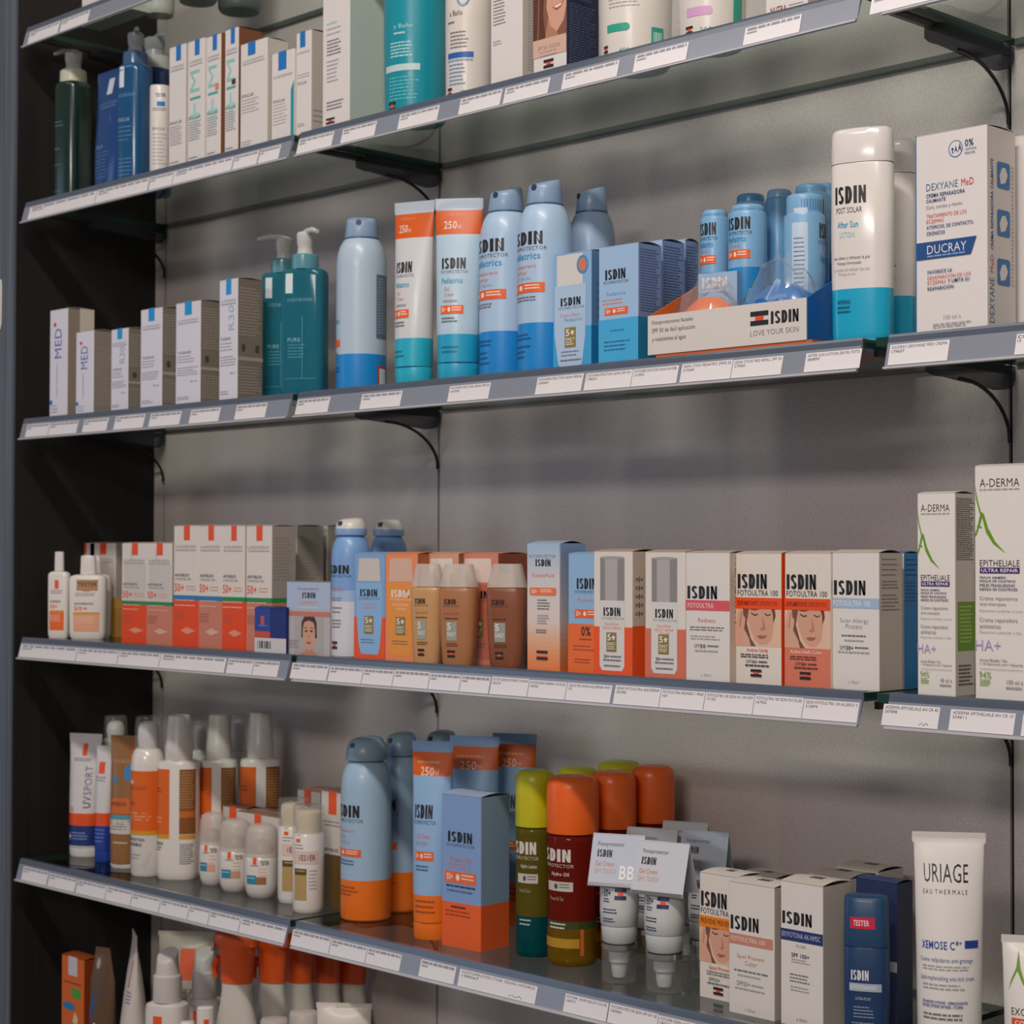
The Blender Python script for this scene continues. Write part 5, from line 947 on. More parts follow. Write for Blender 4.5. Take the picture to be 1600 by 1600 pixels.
def aderma(id, lab, k):
    carton(id, lab, '#E8E3DD', [('t', 'A-DERMA', .10, .905, .86, .94, K), ('l', .10, .888, .86, .897, 1, LG),
        ('p', [(.0, .93), (.03, .85), (.10, .79), (.16, .775), (.12, .80), (.06, .85), (.02, .9)], GN), ('p', [(.12, .80), (.18, .79), (.26, .73), (.40, .67), (.62, .615), (.60, .62), (.36, .66), (.22, .71)], GN), ('p', [(.12, .80), (.17, .79), (.10, .74), (.04, .70), (.0, .69), (.0, .70), (.05, .73)], GN), ('p', [(.04, .735), (.14, .728), (.14, .735), (.06, .742)], GN),
        ('t', 'EPITHELIALE', .10, .565, .86, .592, K), ('r', .10, .535, .86, .56, '#43246E'), ('t', 'ULTRA REPAIR', .13, .54, .83, .555, '#F0EAF0', True)] +
        [('t', s, .10, .512 - .017 * i, x1, .524 - .017 * i, '#4A3E62', True) for i, (s, x1) in enumerate((('PEAUX ABIMÉES', .6), ('RISQUE DE CICATRICE', .78), ('PIELES FRAGILIZADAS', .77), ('RIESGO DE CICATRICES', .82)))] +
        [('t', 'Crème réparatrice', .10, .415, .82, .437, G), ('t', 'anti-marques', .10, .392, .6, .411, G), ('t', 'Réparation accélérée -6 jours', .10, .367, .92, .382, LG), ('t', 'Crema reparadora', .10, .322, .82, .345, G), ('t', 'antimarcas', .10, .30, .5, .318, G), ('t', 'Reparación acelerada -6 días', .10, .275, .9, .29, LG), ('t', 'HA+', .01, .205, .5, .25, '#B4A0D0'),
         ('t', 'Avoine Rhealba / Oat', .10, .158, .62, .17, K), ('t', '+ 1% Hyaluronic acid + Dipeptide', .10, .14, .92, .153, K), ('r', .10, .125, .92, .1265, G), ('t', '94%', .09, .085, .32, .115, GN), ('l', .1, .05, .32, .08, 3, GN), ('t', k + ' ml e', .62, .065, .92, .085, G), ('l', .6, .045, .9, .055, 1, LG)],
        [('l', .08, .66, .95, .97, 30, '#5A544E'), ('r', .12, .22, 1, .46, '#6E9A22'), ('l', .2, .25, .9, .44, 10, '#A9C46A'), ('l', .15, .04, .9, .15, 6, '#5A544E')], scol='#D2CAC0', flapcol='#DCD6CE', group='white cartons with a green leaf letter')
aderma('aderma_a', 'smaller white carton with a green leaf letter and purple bar', '40'); aderma('aderma_b', 'larger white carton with a green leaf letter at the right edge', '100')

# level 4 ------------------------------------------------------------
OT = '#EE5A24'
squeeze_tube('uvsport', 'white tube with rotated sport lettering and a navy foot, first on the lower shelf', '#DAD5D4:s', [('r', -.05, .82, .14, .92, OT), ('l', -.4, .77, .4, .80, 2, G), ('tv', 'UV', .16, .40, .46, .495, '#24407E', True), ('tv', 'SPORT', .16, .505, .46, .74, '#4A5A8A'), ('l', -.5, .36, -.2, .40, 2, OT), ('l', -.3, .13, .5, .20, 3, '#8CA4D8'), ('t', '+', -.5, .13, -.35, .2, W, True)], [(.255, .355, '#E8541E:s'), (.09, .255, '#1F3878:s')], '#DCD8D4:s', .075)
squeeze_tube('thin_tube', 'slim white tube with orange tab and blue foot, left of the brown tube', '#DAD5D4:s', [('r', -.3, .76, .2, .86, OT), ('l', -.5, .68, .5, .73, 2, G), ('l', -.3, .38, .3, .42, 2, OT), ('l', -.4, .15, .4, .28, 4, '#7C94D0')], [(.31, .42, '#E8541E:s'), (.09, .31, '#20419A:s')], '#20419A:s', .09, tip=.85)
squeeze_tube('brown_tube', 'kraft brown tube with blue drop marks and a white foot', '#94673C:s', [('t', 'LA ROCHE-POSAY', -.6, .79, .6, .82, '#C9A880'), ('e', .1, .66, .5, .78, '#2A86C4'), ('e', -.5, .645, -.2, .69, '#2A86C4'), ('r', .35, .80, .7, .92, '#C9562A'), ('r', -.9, .41, .9, .53, '#D0682E'), ('t', 'ANTHELIOS', -.5, .47, .3, .50, '#5A2A14', True), ('r', -.9, .375, .9, .40, '#3FA0B4'), ('r', -.9, .26, .9, .37, '#CFC8C0'), ('l', -.8, .28, .7, .36, 4, G), ('l', -.3, .17, .4, .2, 1, '#D8C4A4')], [], '#D8D2CA:s', .03)
LCAN = [('r', -.75, .28, .62, .66, '#E2671C:s'), ('r', -.7, .58, -.38, .70, '#E4DFD8'), ('t', 'LA ROCHE-POSAY', -.66, .54, .2, .565, '#8A3A12'), ('t', '50+', -.66, .44, -.3, .47, '#8A3A12', True), ('l', -.66, .34, .4, .40, 3, '#F0B080'), ('r', -.75, .26, .62, .285, '#D89A1E'), ('t', 'PROTECTION', -.66, .22, .1, .24, K, True), ('t', 'INVISIBLE', -.66, .19, .0, .21, K, True), ('l', -.6, .1, .0, .14, 2, LG), ('p', [(.0, .08), (.2, .13), (.35, .16), (.25, .1), (.1, .05)], '#C9C4BE')]
def overcap(root, z0, z1, r, zpump, rp):
    pb = MB(); pb.loft([(z0, rp * .9, rp * .9, 2), (z0 + .012, rp, rp, 2), (zpump - .01, rp * .96, rp * .96, 2), (zpump - .003, rp * .8, rp * .8, 2), (zpump, rp * .45, rp * .45, 2)], W + ':s', N=32); pb.build('spray_pump', root)
    cb = MB(); cb.loft([(z0, r, r, 2), (z1 - .004, r * .95, r * .95, 2), (z1 - .001, r * .9, r * .9, 2), (z1, r * .8, r * .8, 2)], 'clear', N=36); cb.build('clear_cap', root)
def can_clear(id, lab, items, grp, zb=.76):
    root, a, b, H = base(id, 'sun_spray', lab, 'spray bottle', grp)
    mb = MB(); rs = [(0, a * .93, a * .93, 2), (.004, a, a, 2), (zb * H * .86, a, a, 2), (zb * H * .93, a * .95, a * .95, 2), (zb * H * .98, a * .82, a * .82, 2), (zb * H, a * .66, a * .66, 2)]
    mb.loft(rs, '#E4DFD8:g', N=44); printed(mb, rs, H, items); mb.build('bottle_body', root)
    overcap(root, zb * H, H, a * .80, H - .008, a * .62)
SB = 'white and orange sun spray bottles'
can_clear('lrp_can', 'white sun spray bottle with orange panel and clear cap, beside the brown tube', LCAN, SB, .80)
can_clear('lrp_back_a', 'white bottle with a clear cap at the back near the dark side panel', [], SB, .84)
can_clear('lrp_back_b', 'slim white bottle with a clear cap behind the sprays', [], SB, .80)
can_clear('lrp_back_c', 'white bottle with a clear cap farthest back among the sprays', [], SB, .76)
def lspray(id, lab):
    root, a, b, H = base(id, 'sun_spray', lab, 'spray bottle', SB)
    mb = MB(); zb = .725 * H; p = 2.8
    rs = [(0, a * .93, b * .93, p), (.004, a * .99, b * .99, p), (.01, a, b, p), (zb * .96, a, b, p), (zb * .985, a * .96, b * .96, p), (zb, a * .7, b * .75, p)]
    mb.loft(rs, '#E4DFD8:g', N=48)
    printed(mb, rs, H, [('r', -.95, .255, -.14, .675, '#E2671C:s'), ('l', -.75, .52, -.4, .56, 2, '#8A3A12'), ('l', -.75, .33, -.4, .38, 2, '#F0B080'), ('r', -.95, .25, -.14, .275, '#D89A1E'), ('r', .18, .28, .80, .675, '#8A5424:s'), ('r', .18, .38, .80, .42, '#C96A2A'), ('l', .22, .43, .74, .66, 14, '#B98A5C'), ('r', .18, .25, .8, .275, '#D89A1E'), ('l', .2, .09, .72, .22, 10, G), ('t', 'ANTHELIOS', -.8, .21, -.36, .23, K, True), ('l', -.8, .17, -.4, .20, 2, G)]); mb.build('bottle_body', root)
    c = min(a, b) * .80; cb = MB(); cb.loft([(zb, c * 1.0, c, 2), (zb + .003, c * 1.04, c * 1.04, 2), (zb + .02, c * 1.04, c * 1.04, 2), (zb + .022, c, c, 2), (H - .006, c * .86, c * .86, 2), (H - .001, c * .82, c * .82, 2), (H, c * .72, c * .72, 2)], '#D2CDC8:s', N=36); cb.build('spray_cap', root)
lspray('lrp_spray_a', 'white sun spray with narrow white cap, front one with orange and brown panels'); lspray('lrp_spray_b', 'white sun spray with narrow white cap, second in depth'); lspray('lrp_spray_c', 'white sun spray with narrow white cap, nearest the back wall')
RG = 'white roll-on bottles with rounded see-through caps'
def rollon(id, lab, c2):
    root, a, b, H = base(id, 'roll_on_bottle', lab, 'bottle', RG); zb = .60 * H
    mb = MB(); rs = [(0, a * .72, a * .72, 2.2), (.003, a * .84, a * .84, 2.2), (.009, a * .95, a * .95, 2.2), (.018, a, a, 2.2), (zb - .01, a, a, 2.2), (zb - .004, a * .97, a * .97, 2.2), (zb, a * .88, a * .88, 2.2)]
    mb.loft(rs, '#E2DCD6:g', N=44); printed(mb, rs, H, [('r', -.1, .47, .06, .56, OT), ('l', -.2, .43, .15, .46, 1, G), ('t', 'TESTER', .22, .46, .56, .52, K, True), ('l', .15, .28, .5, .42, 3, '#E8A070'), ('r', -.4, .20, .05, .32, '#2E86A8'), ('r', .05, .20, .45, .30, c2), ('l', -.35, .24, .0, .29, 1, '#BFE0EA')]); mb.build('bottle_body', root)
    ib = MB(); ib.loft([(zb, a * .7, a * .7, 2), (zb + .006, a * .72, a * .72, 2), (zb + .013, a * .55, a * .55, 2), (zb + .017, a * .3, a * .3, 2)], '#A9907E:s', N=28); ib.build('roller_ball', root)
    cb = MB(); cb.loft([(zb - .003, a * 1.0, a * 1.0, 2.2), (zb + .012, a * .99, a * .99, 2.2), (H - .010, a * .93, a * .93, 2.2), (H - .004, a * .82, a * .82, 2.2), (H - .001, a * .6, a * .6, 2.2), (H, a * .35, a * .35, 2.2)], 'frost', N=40); cb.build('cap', root)
rollon('roll_a', 'white roll-on bottle, leftmost of three in a row', '#E0A890'); rollon('roll_b', 'white roll-on bottle, middle of three in a row', '#C99A78'); rollon('roll_c', 'white roll-on bottle, rightmost of three in a row', '#9A6A4C')
LBX = 'low white and brown cartons with orange tabs behind the small bottles'
carton('low_box_a', 'low brown-lidded carton with an orange tab behind the left roll-on', '#CFC6BE', [('r', .3, .82, .62, 1, OT), ('l', .1, .6, .9, .75, 3, LG)], flapcol='#7A5A4C', group=LBX)
carton('low_box_b', 'low wide carton with an orange tab behind the right roll-on', '#D8D0C8', [('r', .42, .84, .58, 1, OT), ('l', .1, .6, .9, .75, 3, LG)], flapcol='#8A6A58', group=LBX, top=[('r', .1, .3, .9, .7, '#D9B8A8')])
carton('ant_k', 'white carton with an orange tab and pinkish lid behind the tester bottles', '#D8D2CA', [('r', .3, .84, .6, 1, OT), ('l', .1, .68, .9, .78, 2, G)], flapcol='#C99A8A', group=LBX)
carton('ant_l', 'white and brown carton with an orange tab right beside the tester bottles', '#D8D2CA', [('r', .3, .80, .62, 1, OT), ('l', .1, .68, .9, .74, 2, G), ('t', 'ANTHELIOS', .1, .48, .7, .51, K, True)], bands=[(0, .46, '#6A5028')], scol='#B0A898', sbands=[(0, .46, '#6A5028')], flapcol='#C99A8A', group=LBX)
def tester(id, lab):
    root, a, b, H = base(id, 'tester_bottle', lab, 'bottle', 'white tester bottles with tall clear caps'); zb = .74 * H
    mb = MB(); rs = [(0, a * .92, a * .92, 2), (.003, a * .98, a * .98, 2), (.006, a, a, 2), (zb - .003, a, a, 2), (zb, a * .94, a * .94, 2)]
    mb.loft(rs, '#E4DFD8:g', N=44); printed(mb, rs, H, [('r', -.22, .66, -.02, .73, OT), ('l', -.3, .58, .2, .64, 2, G), ('r', -.35, .46, .75, .58, '#E6C9BE'), ('t', 'TESTER', -.1, .49, .62, .545, K, True), ('r', -.3, .355, .26, .415, '#5A4A20'), ('r', -.3, .12, .26, .355, '#B89A62'), ('l', -.2, .37, .2, .40, 1, '#C9B070'), ('l', .35, .2, .7, .4, 6, LG)]); mb.build('bottle_body', root)
    ib = MB(); ib.loft([(zb, a * .8, a * .8, 2), (H - .014, a * .84, a * .84, 2), (H - .009, a * .8, a * .8, 2), (H - .006, a * .6, a * .6, 2)], '#DCCDB0:s', N=32); ib.build('applicator', root)
    cb = MB(); cb.loft([(zb + .0005, a * 1.0, a * 1.0, 2), (H - .004, a * .99, a * .99, 2), (H - .001, a * .95, a * .95, 2), (H, a * .88, a * .88, 2)], 'clear', N=40); cb.build('clear_cap', root)
tester('test_a', 'white tester bottle with a clear cap, left and half hidden'); tester('test_b', 'white tester bottle with a clear cap and brown label, front right one')
def suncan(x, w=.87):
    return isdin(x, .57, x + w, .637, 'FOTOPROTECTOR', K, '#4A5A70', .1) + [('t', 'Transparent', x, .485, x + w * .85, .505, OB), ('t', 'Spray', x + .03, .45, x + w * .5, .475, OB), ('t', 'WET SKIN', x + .02, .425, x + w * .7, .44, '#C9A8A0')] + spf(x - .06, .355, x + w * 1.05, .395) + [('l', x, .30, x + w * .9, .335, 2, '#4A6A8C'), ('l', x, .13, x + w, .19, 3, '#A84A10')]
SCG = 'grey-blue spray cans with an orange foot'
for id, lab in (('sun_can_a', 'grey-blue spray can with orange foot, foremost of three'), ('sun_can_b', 'grey-blue spray can with orange foot, second of three in depth'), ('sun_can_c', 'grey-blue spray can with orange foot, at the back behind the tubes')):
    spray_can(id, lab, '#A3C0D8:s', suncan(-.5), [(0, .225, '#F0761A:s')], capcol='#8FA8BC:s', ring='#5F7890', cap='dome', group=SCG)
STG = 'blue flat tubes with orange bands'
for id, lab in (('sun_tube_a', 'pale blue flat tube with orange top band and foot, front one of three'), ('sun_tube_b', 'pale blue flat tube behind the blue and orange carton'), ('sun_tube_c', 'pale blue flat tube at the back beside the yellow-capped bottle')):
    squeeze_tube(id, lab, '#94BAE0:s', [('l', -.5, .875, .3, .90, 1, '#E9A070'), ('t', '250', -.35, .825, .1, .87, '#F0D8C6', True), ('t', 'ml', .13, .83, .26, .86, '#F0D8C6')] + isdin(-.56, .61, .12, .68, 'FOTOPROTECTOR', K, '#3A5068', .12) + [('t', 'Gel Cream', -.44, .51, .08, .535, OB), ('t', 'DRY TOUCH', -.44, .475, -.02, .495, '#C98A80')] + spf(-.5, .40, .2, .445) + [('l', -.45, .34, .1, .375, 2, '#4A6A8C'), ('l', -.45, .12, .3, .2, 3, '#A84A10')], [(.825, .945, '#E4621A:s'), (.945, 1, '#86AEDA:s'), (0, .225, '#F0761A:s')], '#F0761A:s', .085, group=STG, crimp=.045)
carton('sport', 'blue carton with orange foot standing in front of the flat tubes', '#86A6D8', isdin(.16, .685, .78, .755, 'FOTOPROTECTOR', K, '#2E4468', .06) + [('t', 'Fusion Gel', .22, .56, .76, .592, '#D9705A'), ('t', 'SPORT', .18, .51, .76, .55, '#C98A90', False)] + spf(.08, .42, .88, .495, '#F0703A') + [('l', .12, .38, .86, .405, 1, '#2E4468'), ('l', .14, .35, .8, .375, 1, '#5A74A4'), ('l', .25, .25, .62, .27, 1, '#5A1E0A'), ('l', .1, .19, .86, .24, 2, '#B0431A')], [], bands=[(0, .295, '#F0662E')], sbands=[(0, .295, '#E8602A')], scol='#86A0B8', flapcol='#A4BCDC', bulge=.003, group=SHELF4)
def hydro(id, lab, capc, up_, low, foot=None):
    root, a, b, H = base(id, 'oil_bottle', lab, 'bottle', 'two-phase bottles with large coloured caps'); zb = .70 * H
    mb = MB(); rs = [(0, a * .9, a * .9, 2), (.003, a * .97, a * .97, 2), (.008, a, a, 2), (zb - .008, a, a, 2), (zb - .002, a * .97, a * .97, 2), (zb, a * .9, a * .9, 2)]
    bd = [(0, .22 * H, low)] if foot is None else [(0, .20 * H, low), (.20 * H, .24 * H, '#3A4418:g')]
    mb.loft(rs, up_, bd, N=44)
    it = [('t', 'ISDIN', -.62, .555, .40, .622, '#DCD6CC', True), ('t', 'FOTOPROTECTOR', -.7, .525, .48, .543, '#CFC8BC'), ('t', 'Hydro Oil' if foot else 'Hydro Lotion', -.14, .475, .36 if foot else .42, .50, '#DCD6CC', True), ('r', -.3, .40, .46, .45, '#C9C4BA'), ('e', -.05, .41, .06, .44, '#4A4A40'), ('l', .1, .41, .42, .44, 2, '#6A6A60'), ('t', 'Protect & Tan' if foot else 'Protect & Detox', -.2, .35, .22, .37, '#B9B0A0')]
    it += [('r', -.9, .10, .62, .15, '#B98A1E'), ('r', .64, .06, .74, .20, '#C9622A'), ('l', -.2, .19, .3, .23, 2, '#DCD6CC')] if foot else [('l', -.2, .16, .3, .205, 2, '#B9C9C4')]
    printed(mb, rs, H, it); mb.build('bottle_body', root)
    cb = MB(); k = 1.03; cb.loft([(zb, a * k, a * k, 2), (zb + .002, a * k * 1.01, a * k * 1.01, 2), (H - .012, a * k, a * k, 2), (H - .006, a * k * .96, a * k * .96, 2), (H - .002, a * k * .85, a * k * .85, 2), (H - .0005, a * k * .72, a * k * .72, 2), (H, a * k * .6, a * k * .6, 2)], capc, N=44); cb.build('cap', root)
YC, OC = '#C4BE16:s', '#F0661A:s'
hydro('hydro_y', 'olive and teal oil bottle with a yellow-green cap, front one', YC, 'olive', 'tealoil'); hydro('hydro_y2', 'yellow-capped oil bottle standing second in depth', YC, 'olive', 'tealoil'); hydro('hydro_y3', 'yellow-capped oil bottle at the very back', YC, 'olive', 'tealoil')
hydro('hydro_o', 'red and amber oil bottle with an orange cap, front one', OC, 'redoil', 'yellowoil', 1); hydro('hydro_o2', 'orange-capped oil bottle standing second in depth', OC, 'redoil', 'yellowoil', 1); hydro('hydro_o3', 'orange-capped oil bottle at the back near the wall', OC, 'redoil', 'yellowoil', 1)
def gel(id, lab, bb=False, tagc='#C9CCD4'):
    root, a, b, H = base(id, 'gel_cream_tube', lab, 'tube', 'upturned grey tubes with folded card tags'); zc = .27 * H
    mb = MB(); rs = [(zc, a * .80, a * .80, 2), (zc + .002, a * .88, a * .88, 2), (zc + .016, a * .93, a * .93, 2), (zc + .018, a * .91, a * .91, 2), (zc + .020, a * .97, a * .97, 2), (.5 * H, a, a * .95, 2), (.7 * H, a * 1.02, a * .66, 2), (.88 * H, a * 1.05, a * .30, 2.2), (.97 * H, a * 1.08, a * .06, 3), (H, a * 1.08, a * .05, 3)]
    mb.loft(rs, '#C6C9C8:s', N=44)
    printed(mb, rs, H, [('t', '50+', -.42, .60, -.14, .655, NV, True), ('l', -.42, .555, -.14, .59, 2, NV), ('l', -.42, .48, .12, .52, 2, NV), ('l', -.42, .42, .05, .455, 2, NV)] + emblem(.0, .585, .38, .665, NV)); mb.build('tube_body', root)
    pb = MB(); pb.loft([(.004, a * .34, a * .34, 2), (.010, a * .40, a * .40, 2), (.018, a * .43, a * .43, 2), (.020, a * .52, a * .52, 2), (zc - .006, a * .56, a * .56, 2), (zc, a * .6, a * .6, 2)], '#C9CCCC:s', N=28); pb.build('pump', root)
    rb = MB(); rb.loft([(zc - .006, a * .91, a * .91, 2), (zc - .0005, a * .91, a * .91, 2)], 'chrome', N=40); rb.build('silver_ring', root)
    cb = MB(); cb.loft([(0, a * .86, a * .86, 2), (.002, a * .90, a * .90, 2), (zc - .0062, a * .90, a * .90, 2)], 'clear', N=40); cb.build('clear_cap', root)
    # folded card hung over the crimp like a tent
    tb = MB(); hw = a * 1.38; z1 = H + .0045; dz = .052; dy = .019; n = 6
    t = .0006
    for sgn in (-1, 1):
        q = [(-hw, 0, z1), (hw, 0, z1), (hw * 1.02, sgn * dy, z1 - dz), (-hw * 1.02, sgn * dy, z1 - dz)]
        q2 = [(x_, y_ - sgn * t, z_ - t * 1.2) for x_, y_, z_ in q]
        tb.add(q + q2, [(0, 1, 2, 3), (7, 6, 5, 4), (0, 4, 5, 1), (1, 5, 6, 2), (2, 6, 7, 3), (3, 7, 4, 0)], tagc)
    nv = Vector((0, -dz, dy)).normalized()
    def tm(fa, fb, o): return Vector((-hw + 2 * hw * fa, -dy * (1 - fb), z1 - dz * (1 - fb))) + nv * (o + .0001)
    it = [('t', 'Fotoprotector', .12, .74, .62, .84, '#2E3444'), ('t', 'ISDIN', .12, .55, .40, .69, '#2E3444', True), ('t', 'Gel Cream', .10, .38, .46, .47, '#E0784A'), ('t', 'DRY TOUCH', .10, .24, .5, .33, '#E0A080')]
    if bb: it += [('t', 'BB', .58, .14, .86, .40, '#F4F4F6', True), ('l', .89, .16, .96, .38, 3, '#F0F0F2')]
    it += [('r', 0, 0, 1, .06, 'chrome')]
    draw(tb, tm, it); tb.build('hang_tag', root)
gel('gel_a', 'upturned grey tube whose card tag shows bright double letters', True, '#BFC6D6'); gel('gel_b', 'upturned grey tube with a plain pale card tag, front right one'); gel('gel_c', 'upturned grey tube behind the two front ones'); gel('gel_d', 'upturned grey tube with a bluish tag, rightmost of the group', False, '#B4BECE'); gel('gel_e', 'upturned grey tube farthest back, touching the orange-capped bottles')
carton('prevent', 'white carton with an orange band and face photo, half covered by its neighbour', '#E4DCD4', [('in', 0, .285, 1, .57, TILT), ('r', 0, .565, 1, .655, '#F0861E'), ('t', 'PREVIENE PREVENTS', .04, .59, .92, .635, '#5A2E0A', True)] + ultra(.05, .73, 'FOTOULTRA 100', .68, .96, .095) + [('t', 'Spot Prevent', .26, .23, .86, .265, '#E0702C', True), ('l', .2, .18, .86, .22, 2, G), ('t', 'SPF50+', .26, .14, .56, .17, K), ('l', .22, .11, .8, .13, 1, G)] + emblem(.38, .04, .64, .10), scol='#CFC6BC', flapcol='#DAD2CA', top=emblem(.42, .4, .62, .6), group=SHELF4)
carton('prevent_b', 'plain topped white carton behind the spot carton with salmon band', '#DCD4CC', flapcol='#CFC6BC', top=emblem(.42, .4, .62, .6), group=SHELF4)
carton('prevent_c', 'white carton with a salmon band under the black name', '#E2DCD7', ultra(.04, .635, None, .62, h=.085) + [('r', 0, .525, .97, .605, '#C98A74'), ('t', 'FOTOULTRA 100', .05, .55, .80, .585, '#F2E6E0'), ('t', 'Spot Prevent', .18, .415, .78, .455, '#C07A60'), ('t', 'Color', .36, .375, .62, .41, '#C07A60'), ('l', .12, .31, .86, .335, 1, G), ('l', .2, .28, .7, .30, 1, LG), ('t', 'SPF50+', .18, .215, .47, .25, G), ('l', .5, .22, .76, .24, 1, LG), ('l', .14, .185, .8, .2, 1, LG), ('t', 'e 50ml', .36, .03, .58, .055, LG)], [('tv', 'FOTOULTRA', .3, .5, .7, .9, '#7A706A')], scol='#BFB6AC', flapcol='#D8D0C8', top=emblem(.4, .4, .66, .6), group=SHELF4)
EG = 'white cartons with a small emblem on the lid'
for id, lab in (('eryf', 'white carton with a navy band under the black name, front one'), ('eryf_b', 'white carton behind the navy-banded one, second in depth'), ('eryf_c', 'white carton at the back, third in depth beside the navy carton')):
    carton(id, lab, '#E4DEDA', ultra(.04, .70, None, .70, h=.07) + [('r', 0, .585, 1, .665, '#263A72'), ('t', 'ERYFOTONA AK-NMSC', .03, .61, .94, .645, '#C9CEE0'), ('t', 'FLUID', .38, .545, .6, .565, G), ('t', 'SPF 100+', .26, .475, .68, .505, K, True), ('l', .26, .43, .72, .465, 2, LG), ('l', .22, .29, .74, .36, 3, G), ('l', .24, .23, .72, .275, 2, LG), ('t', 'e 50ml', .38, .04, .62, .06, G)], scol='#C4BBB0', flapcol='#D2C8BE', top=emblem(.4, .42, .7, .6), bulge=.003, group=EG)
oval_bottle('night', 'dark blue bottle with a red tester sticker in front of the navy carton', '#1C3A64:s', [('t', 'ISDIN', -.42, .42, .10, .49, '#D8DCE2', True), ('r', -.48, .345, .50, .40, '#A9B4C4'), ('t', 'ERYFOTONANIGHT', -.44, .36, .34, .388, '#F0F0F0'), ('t', 'ULTRA-FLUID', -.28, .285, .16, .305, '#C9CEDA'), ('l', -.34, .15, .26, .24, 4, '#8A98B4'), ('l', -.4, .03, .34, .13, 5, '#8A98B4')], capcol='#1F4468:s', capz=.645, p=3.0, capk=1.0, capitems=[('r', -.46, .775, .29, .855, '#D0264A'), ('t', 'TESTER', -.34, .795, .12, .835, '#F4E4E8', True)], group=SHELF4)
carton('navy_box', 'navy carton with a pale band behind the dark blue tester', '#26355E', [('r', 0, .40, 1, .47, '#AEB4C0')], scol='#1A2440', flapcol='#2A3A66', top=emblem(.4, .4, .7, .6, '#4A5A80'), group=SHELF4)
squeeze_tube('uriage', 'large white flat tube with big thin black lettering and blue text', '#E6E1DD:s', [('t', 'URIAGE', -.52, .785, .36, .865, K), ('t', 'E A U  T H E R M A L E', -.55, .735, .34, .755, K), ('t', 'XEMOSE C', -.62, .50, .08, .535, '#2C4A9C', True), ('t', '8+', .10, .52, .22, .538, '#2C4A9C', True), ('r', .28, .507, .62, .54, '#1E3C96'),
    ('t', 'Crème relipidante anti-grattage', -.66, .44, .46, .465, '#3A5AA0'), ('l', -.6, .405, .42, .43, 2, LG), ('t', 'Lipid-replenishing anti-itch cream', -.66, .362, .50, .388, '#3A5AA0'), ('l', -.6, .32, .4, .352, 2, LG), ('t', 'SÉCHERESSES INTENSES - DÉMANGEAISONS', -.62, .268, .34, .283, '#2C4A9C', True), ('t', 'DRYNESS INTENSE DRYNESS - ITCHING', -.62, .25, .24, .264, '#2C4A9C', True), ('l', -.6, .19, .3, .225, 2, G), ('l', -.6, .12, .1, .17, 3, LG), ('e', -.0, .09, .34, .17, K), ('e', .015, .094, .325, .166, '#E6E1DD'), ('e', .12, .13, .2, .155, K), ('r', .09, .105, .23, .13, '#6A6A70')], [(.975, 1, '#D8D3CF:s')], '#DAD5D0:s', .06, crimp=.05, group=SHELF4, wtop=1.08)
squeeze_tube('exomega', 'small white tube with green leaf letter cut off at the right edge', '#E4E0DA:s', [('t', 'A-DERMA', -.15, .85, .6, .90, K), ('p', [(-.6, .62), (-.5, .70), (-.35, .78), (-.28, .90), (-.24, .78), (-.1, .64), (.08, .56), (.0, .58), (-.2, .68), (-.32, .76), (-.5, .67)], GN), ('r', .3, .72, .8, .78, '#4A8A2E'), ('t', 'EXOMEGA', -.5, .46, .5, .51, K), ('r', -.5, .38, .52, .44, '#E0522C'), ('t', 'CONTROL', -.4, .395, .42, .425, '#F4E4DC', True), ('l', -.5, .29, .4, .35, 3, '#8CA85A'), ('t', 'Crème émollient', -.5, .22, .3, .26, G), ('r', -.5, .15, .2, .19, '#7A9A3A'), ('l', -.5, .08, .3, .13, 2, G)], [(.95, 1, '#D6D2CC:s')], '#D8D4CE:s', .06, group=SHELF4)

# level 5 (only their tops rise into the photo) -------------------------
L5 = 'products on the lowest shelf'
carton('kid_box', 'orange carton with a pale tab and a green and blue drawing, lowest shelf left end', '#D8641E', [('r', .3, .86, .7, 1, '#C9C8CE'), ('r', .1, .80, .9, .81, '#8A3A10'), ('r', .45, .70, .85, .77, '#4A9A2E'), ('e', .05, .60, .62, .66, '#2A7AAA'), ('p', [(.5, .52), (.6, .6), (.75, .55), (.7, .5)], '#E0C89A'), ('t', '50+', .08, .40, .45, .44, W, True), ('r', 0, 0, 1, .34, '#1E6FA0')], scol='#8A3812', flapcol='#A0481A', group=L5)
squeeze_tube('kid_tube', 'kraft brown tube with blue drawing beside the orange carton', '#5E4430:s', [('e', -.35, .86, -.05, .93, '#A99A8A'), ('p', [(-.7, .6), (-.4, .72), (.1, .74), (.2, .66), (-.2, .6), (-.5, .52)], '#2A4F8A'), ('r', -.9, .2, .9, .42, '#24508A'), ('t', '+', -.3, .46, .1, .52, W, True)], [], '#24508A:s', .05, group=L5, tip=.55)
squeeze_tube('white_side', 'white tube seen edge-on with a pointed top', '#D6CDC6:s', [('p', [(.35, .70), (.42, .70), (.55, .86), (.48, .86)], '#C0453A'), ('l', .3, .60, .7, .68, 4, '#8A86A8'), ('p', [(.3, .42), (.5, .50), (.6, .46), (.45, .38)], '#C99A5A')], [], '#D8D0C8:s', .05, group=L5, wtop=1.02)
PW = [('r', -.2, .52, .1, .63, OT), ('t', 'LA ROCHE-POSAY', -.5, .455, .5, .485, G), ('l', -.5, .43, .5, .45, 1, LG), ('r', -.3, .34, .0, .40, '#E0962E'), ('t', '50+', .1, .35, .5, .40, K, True)]
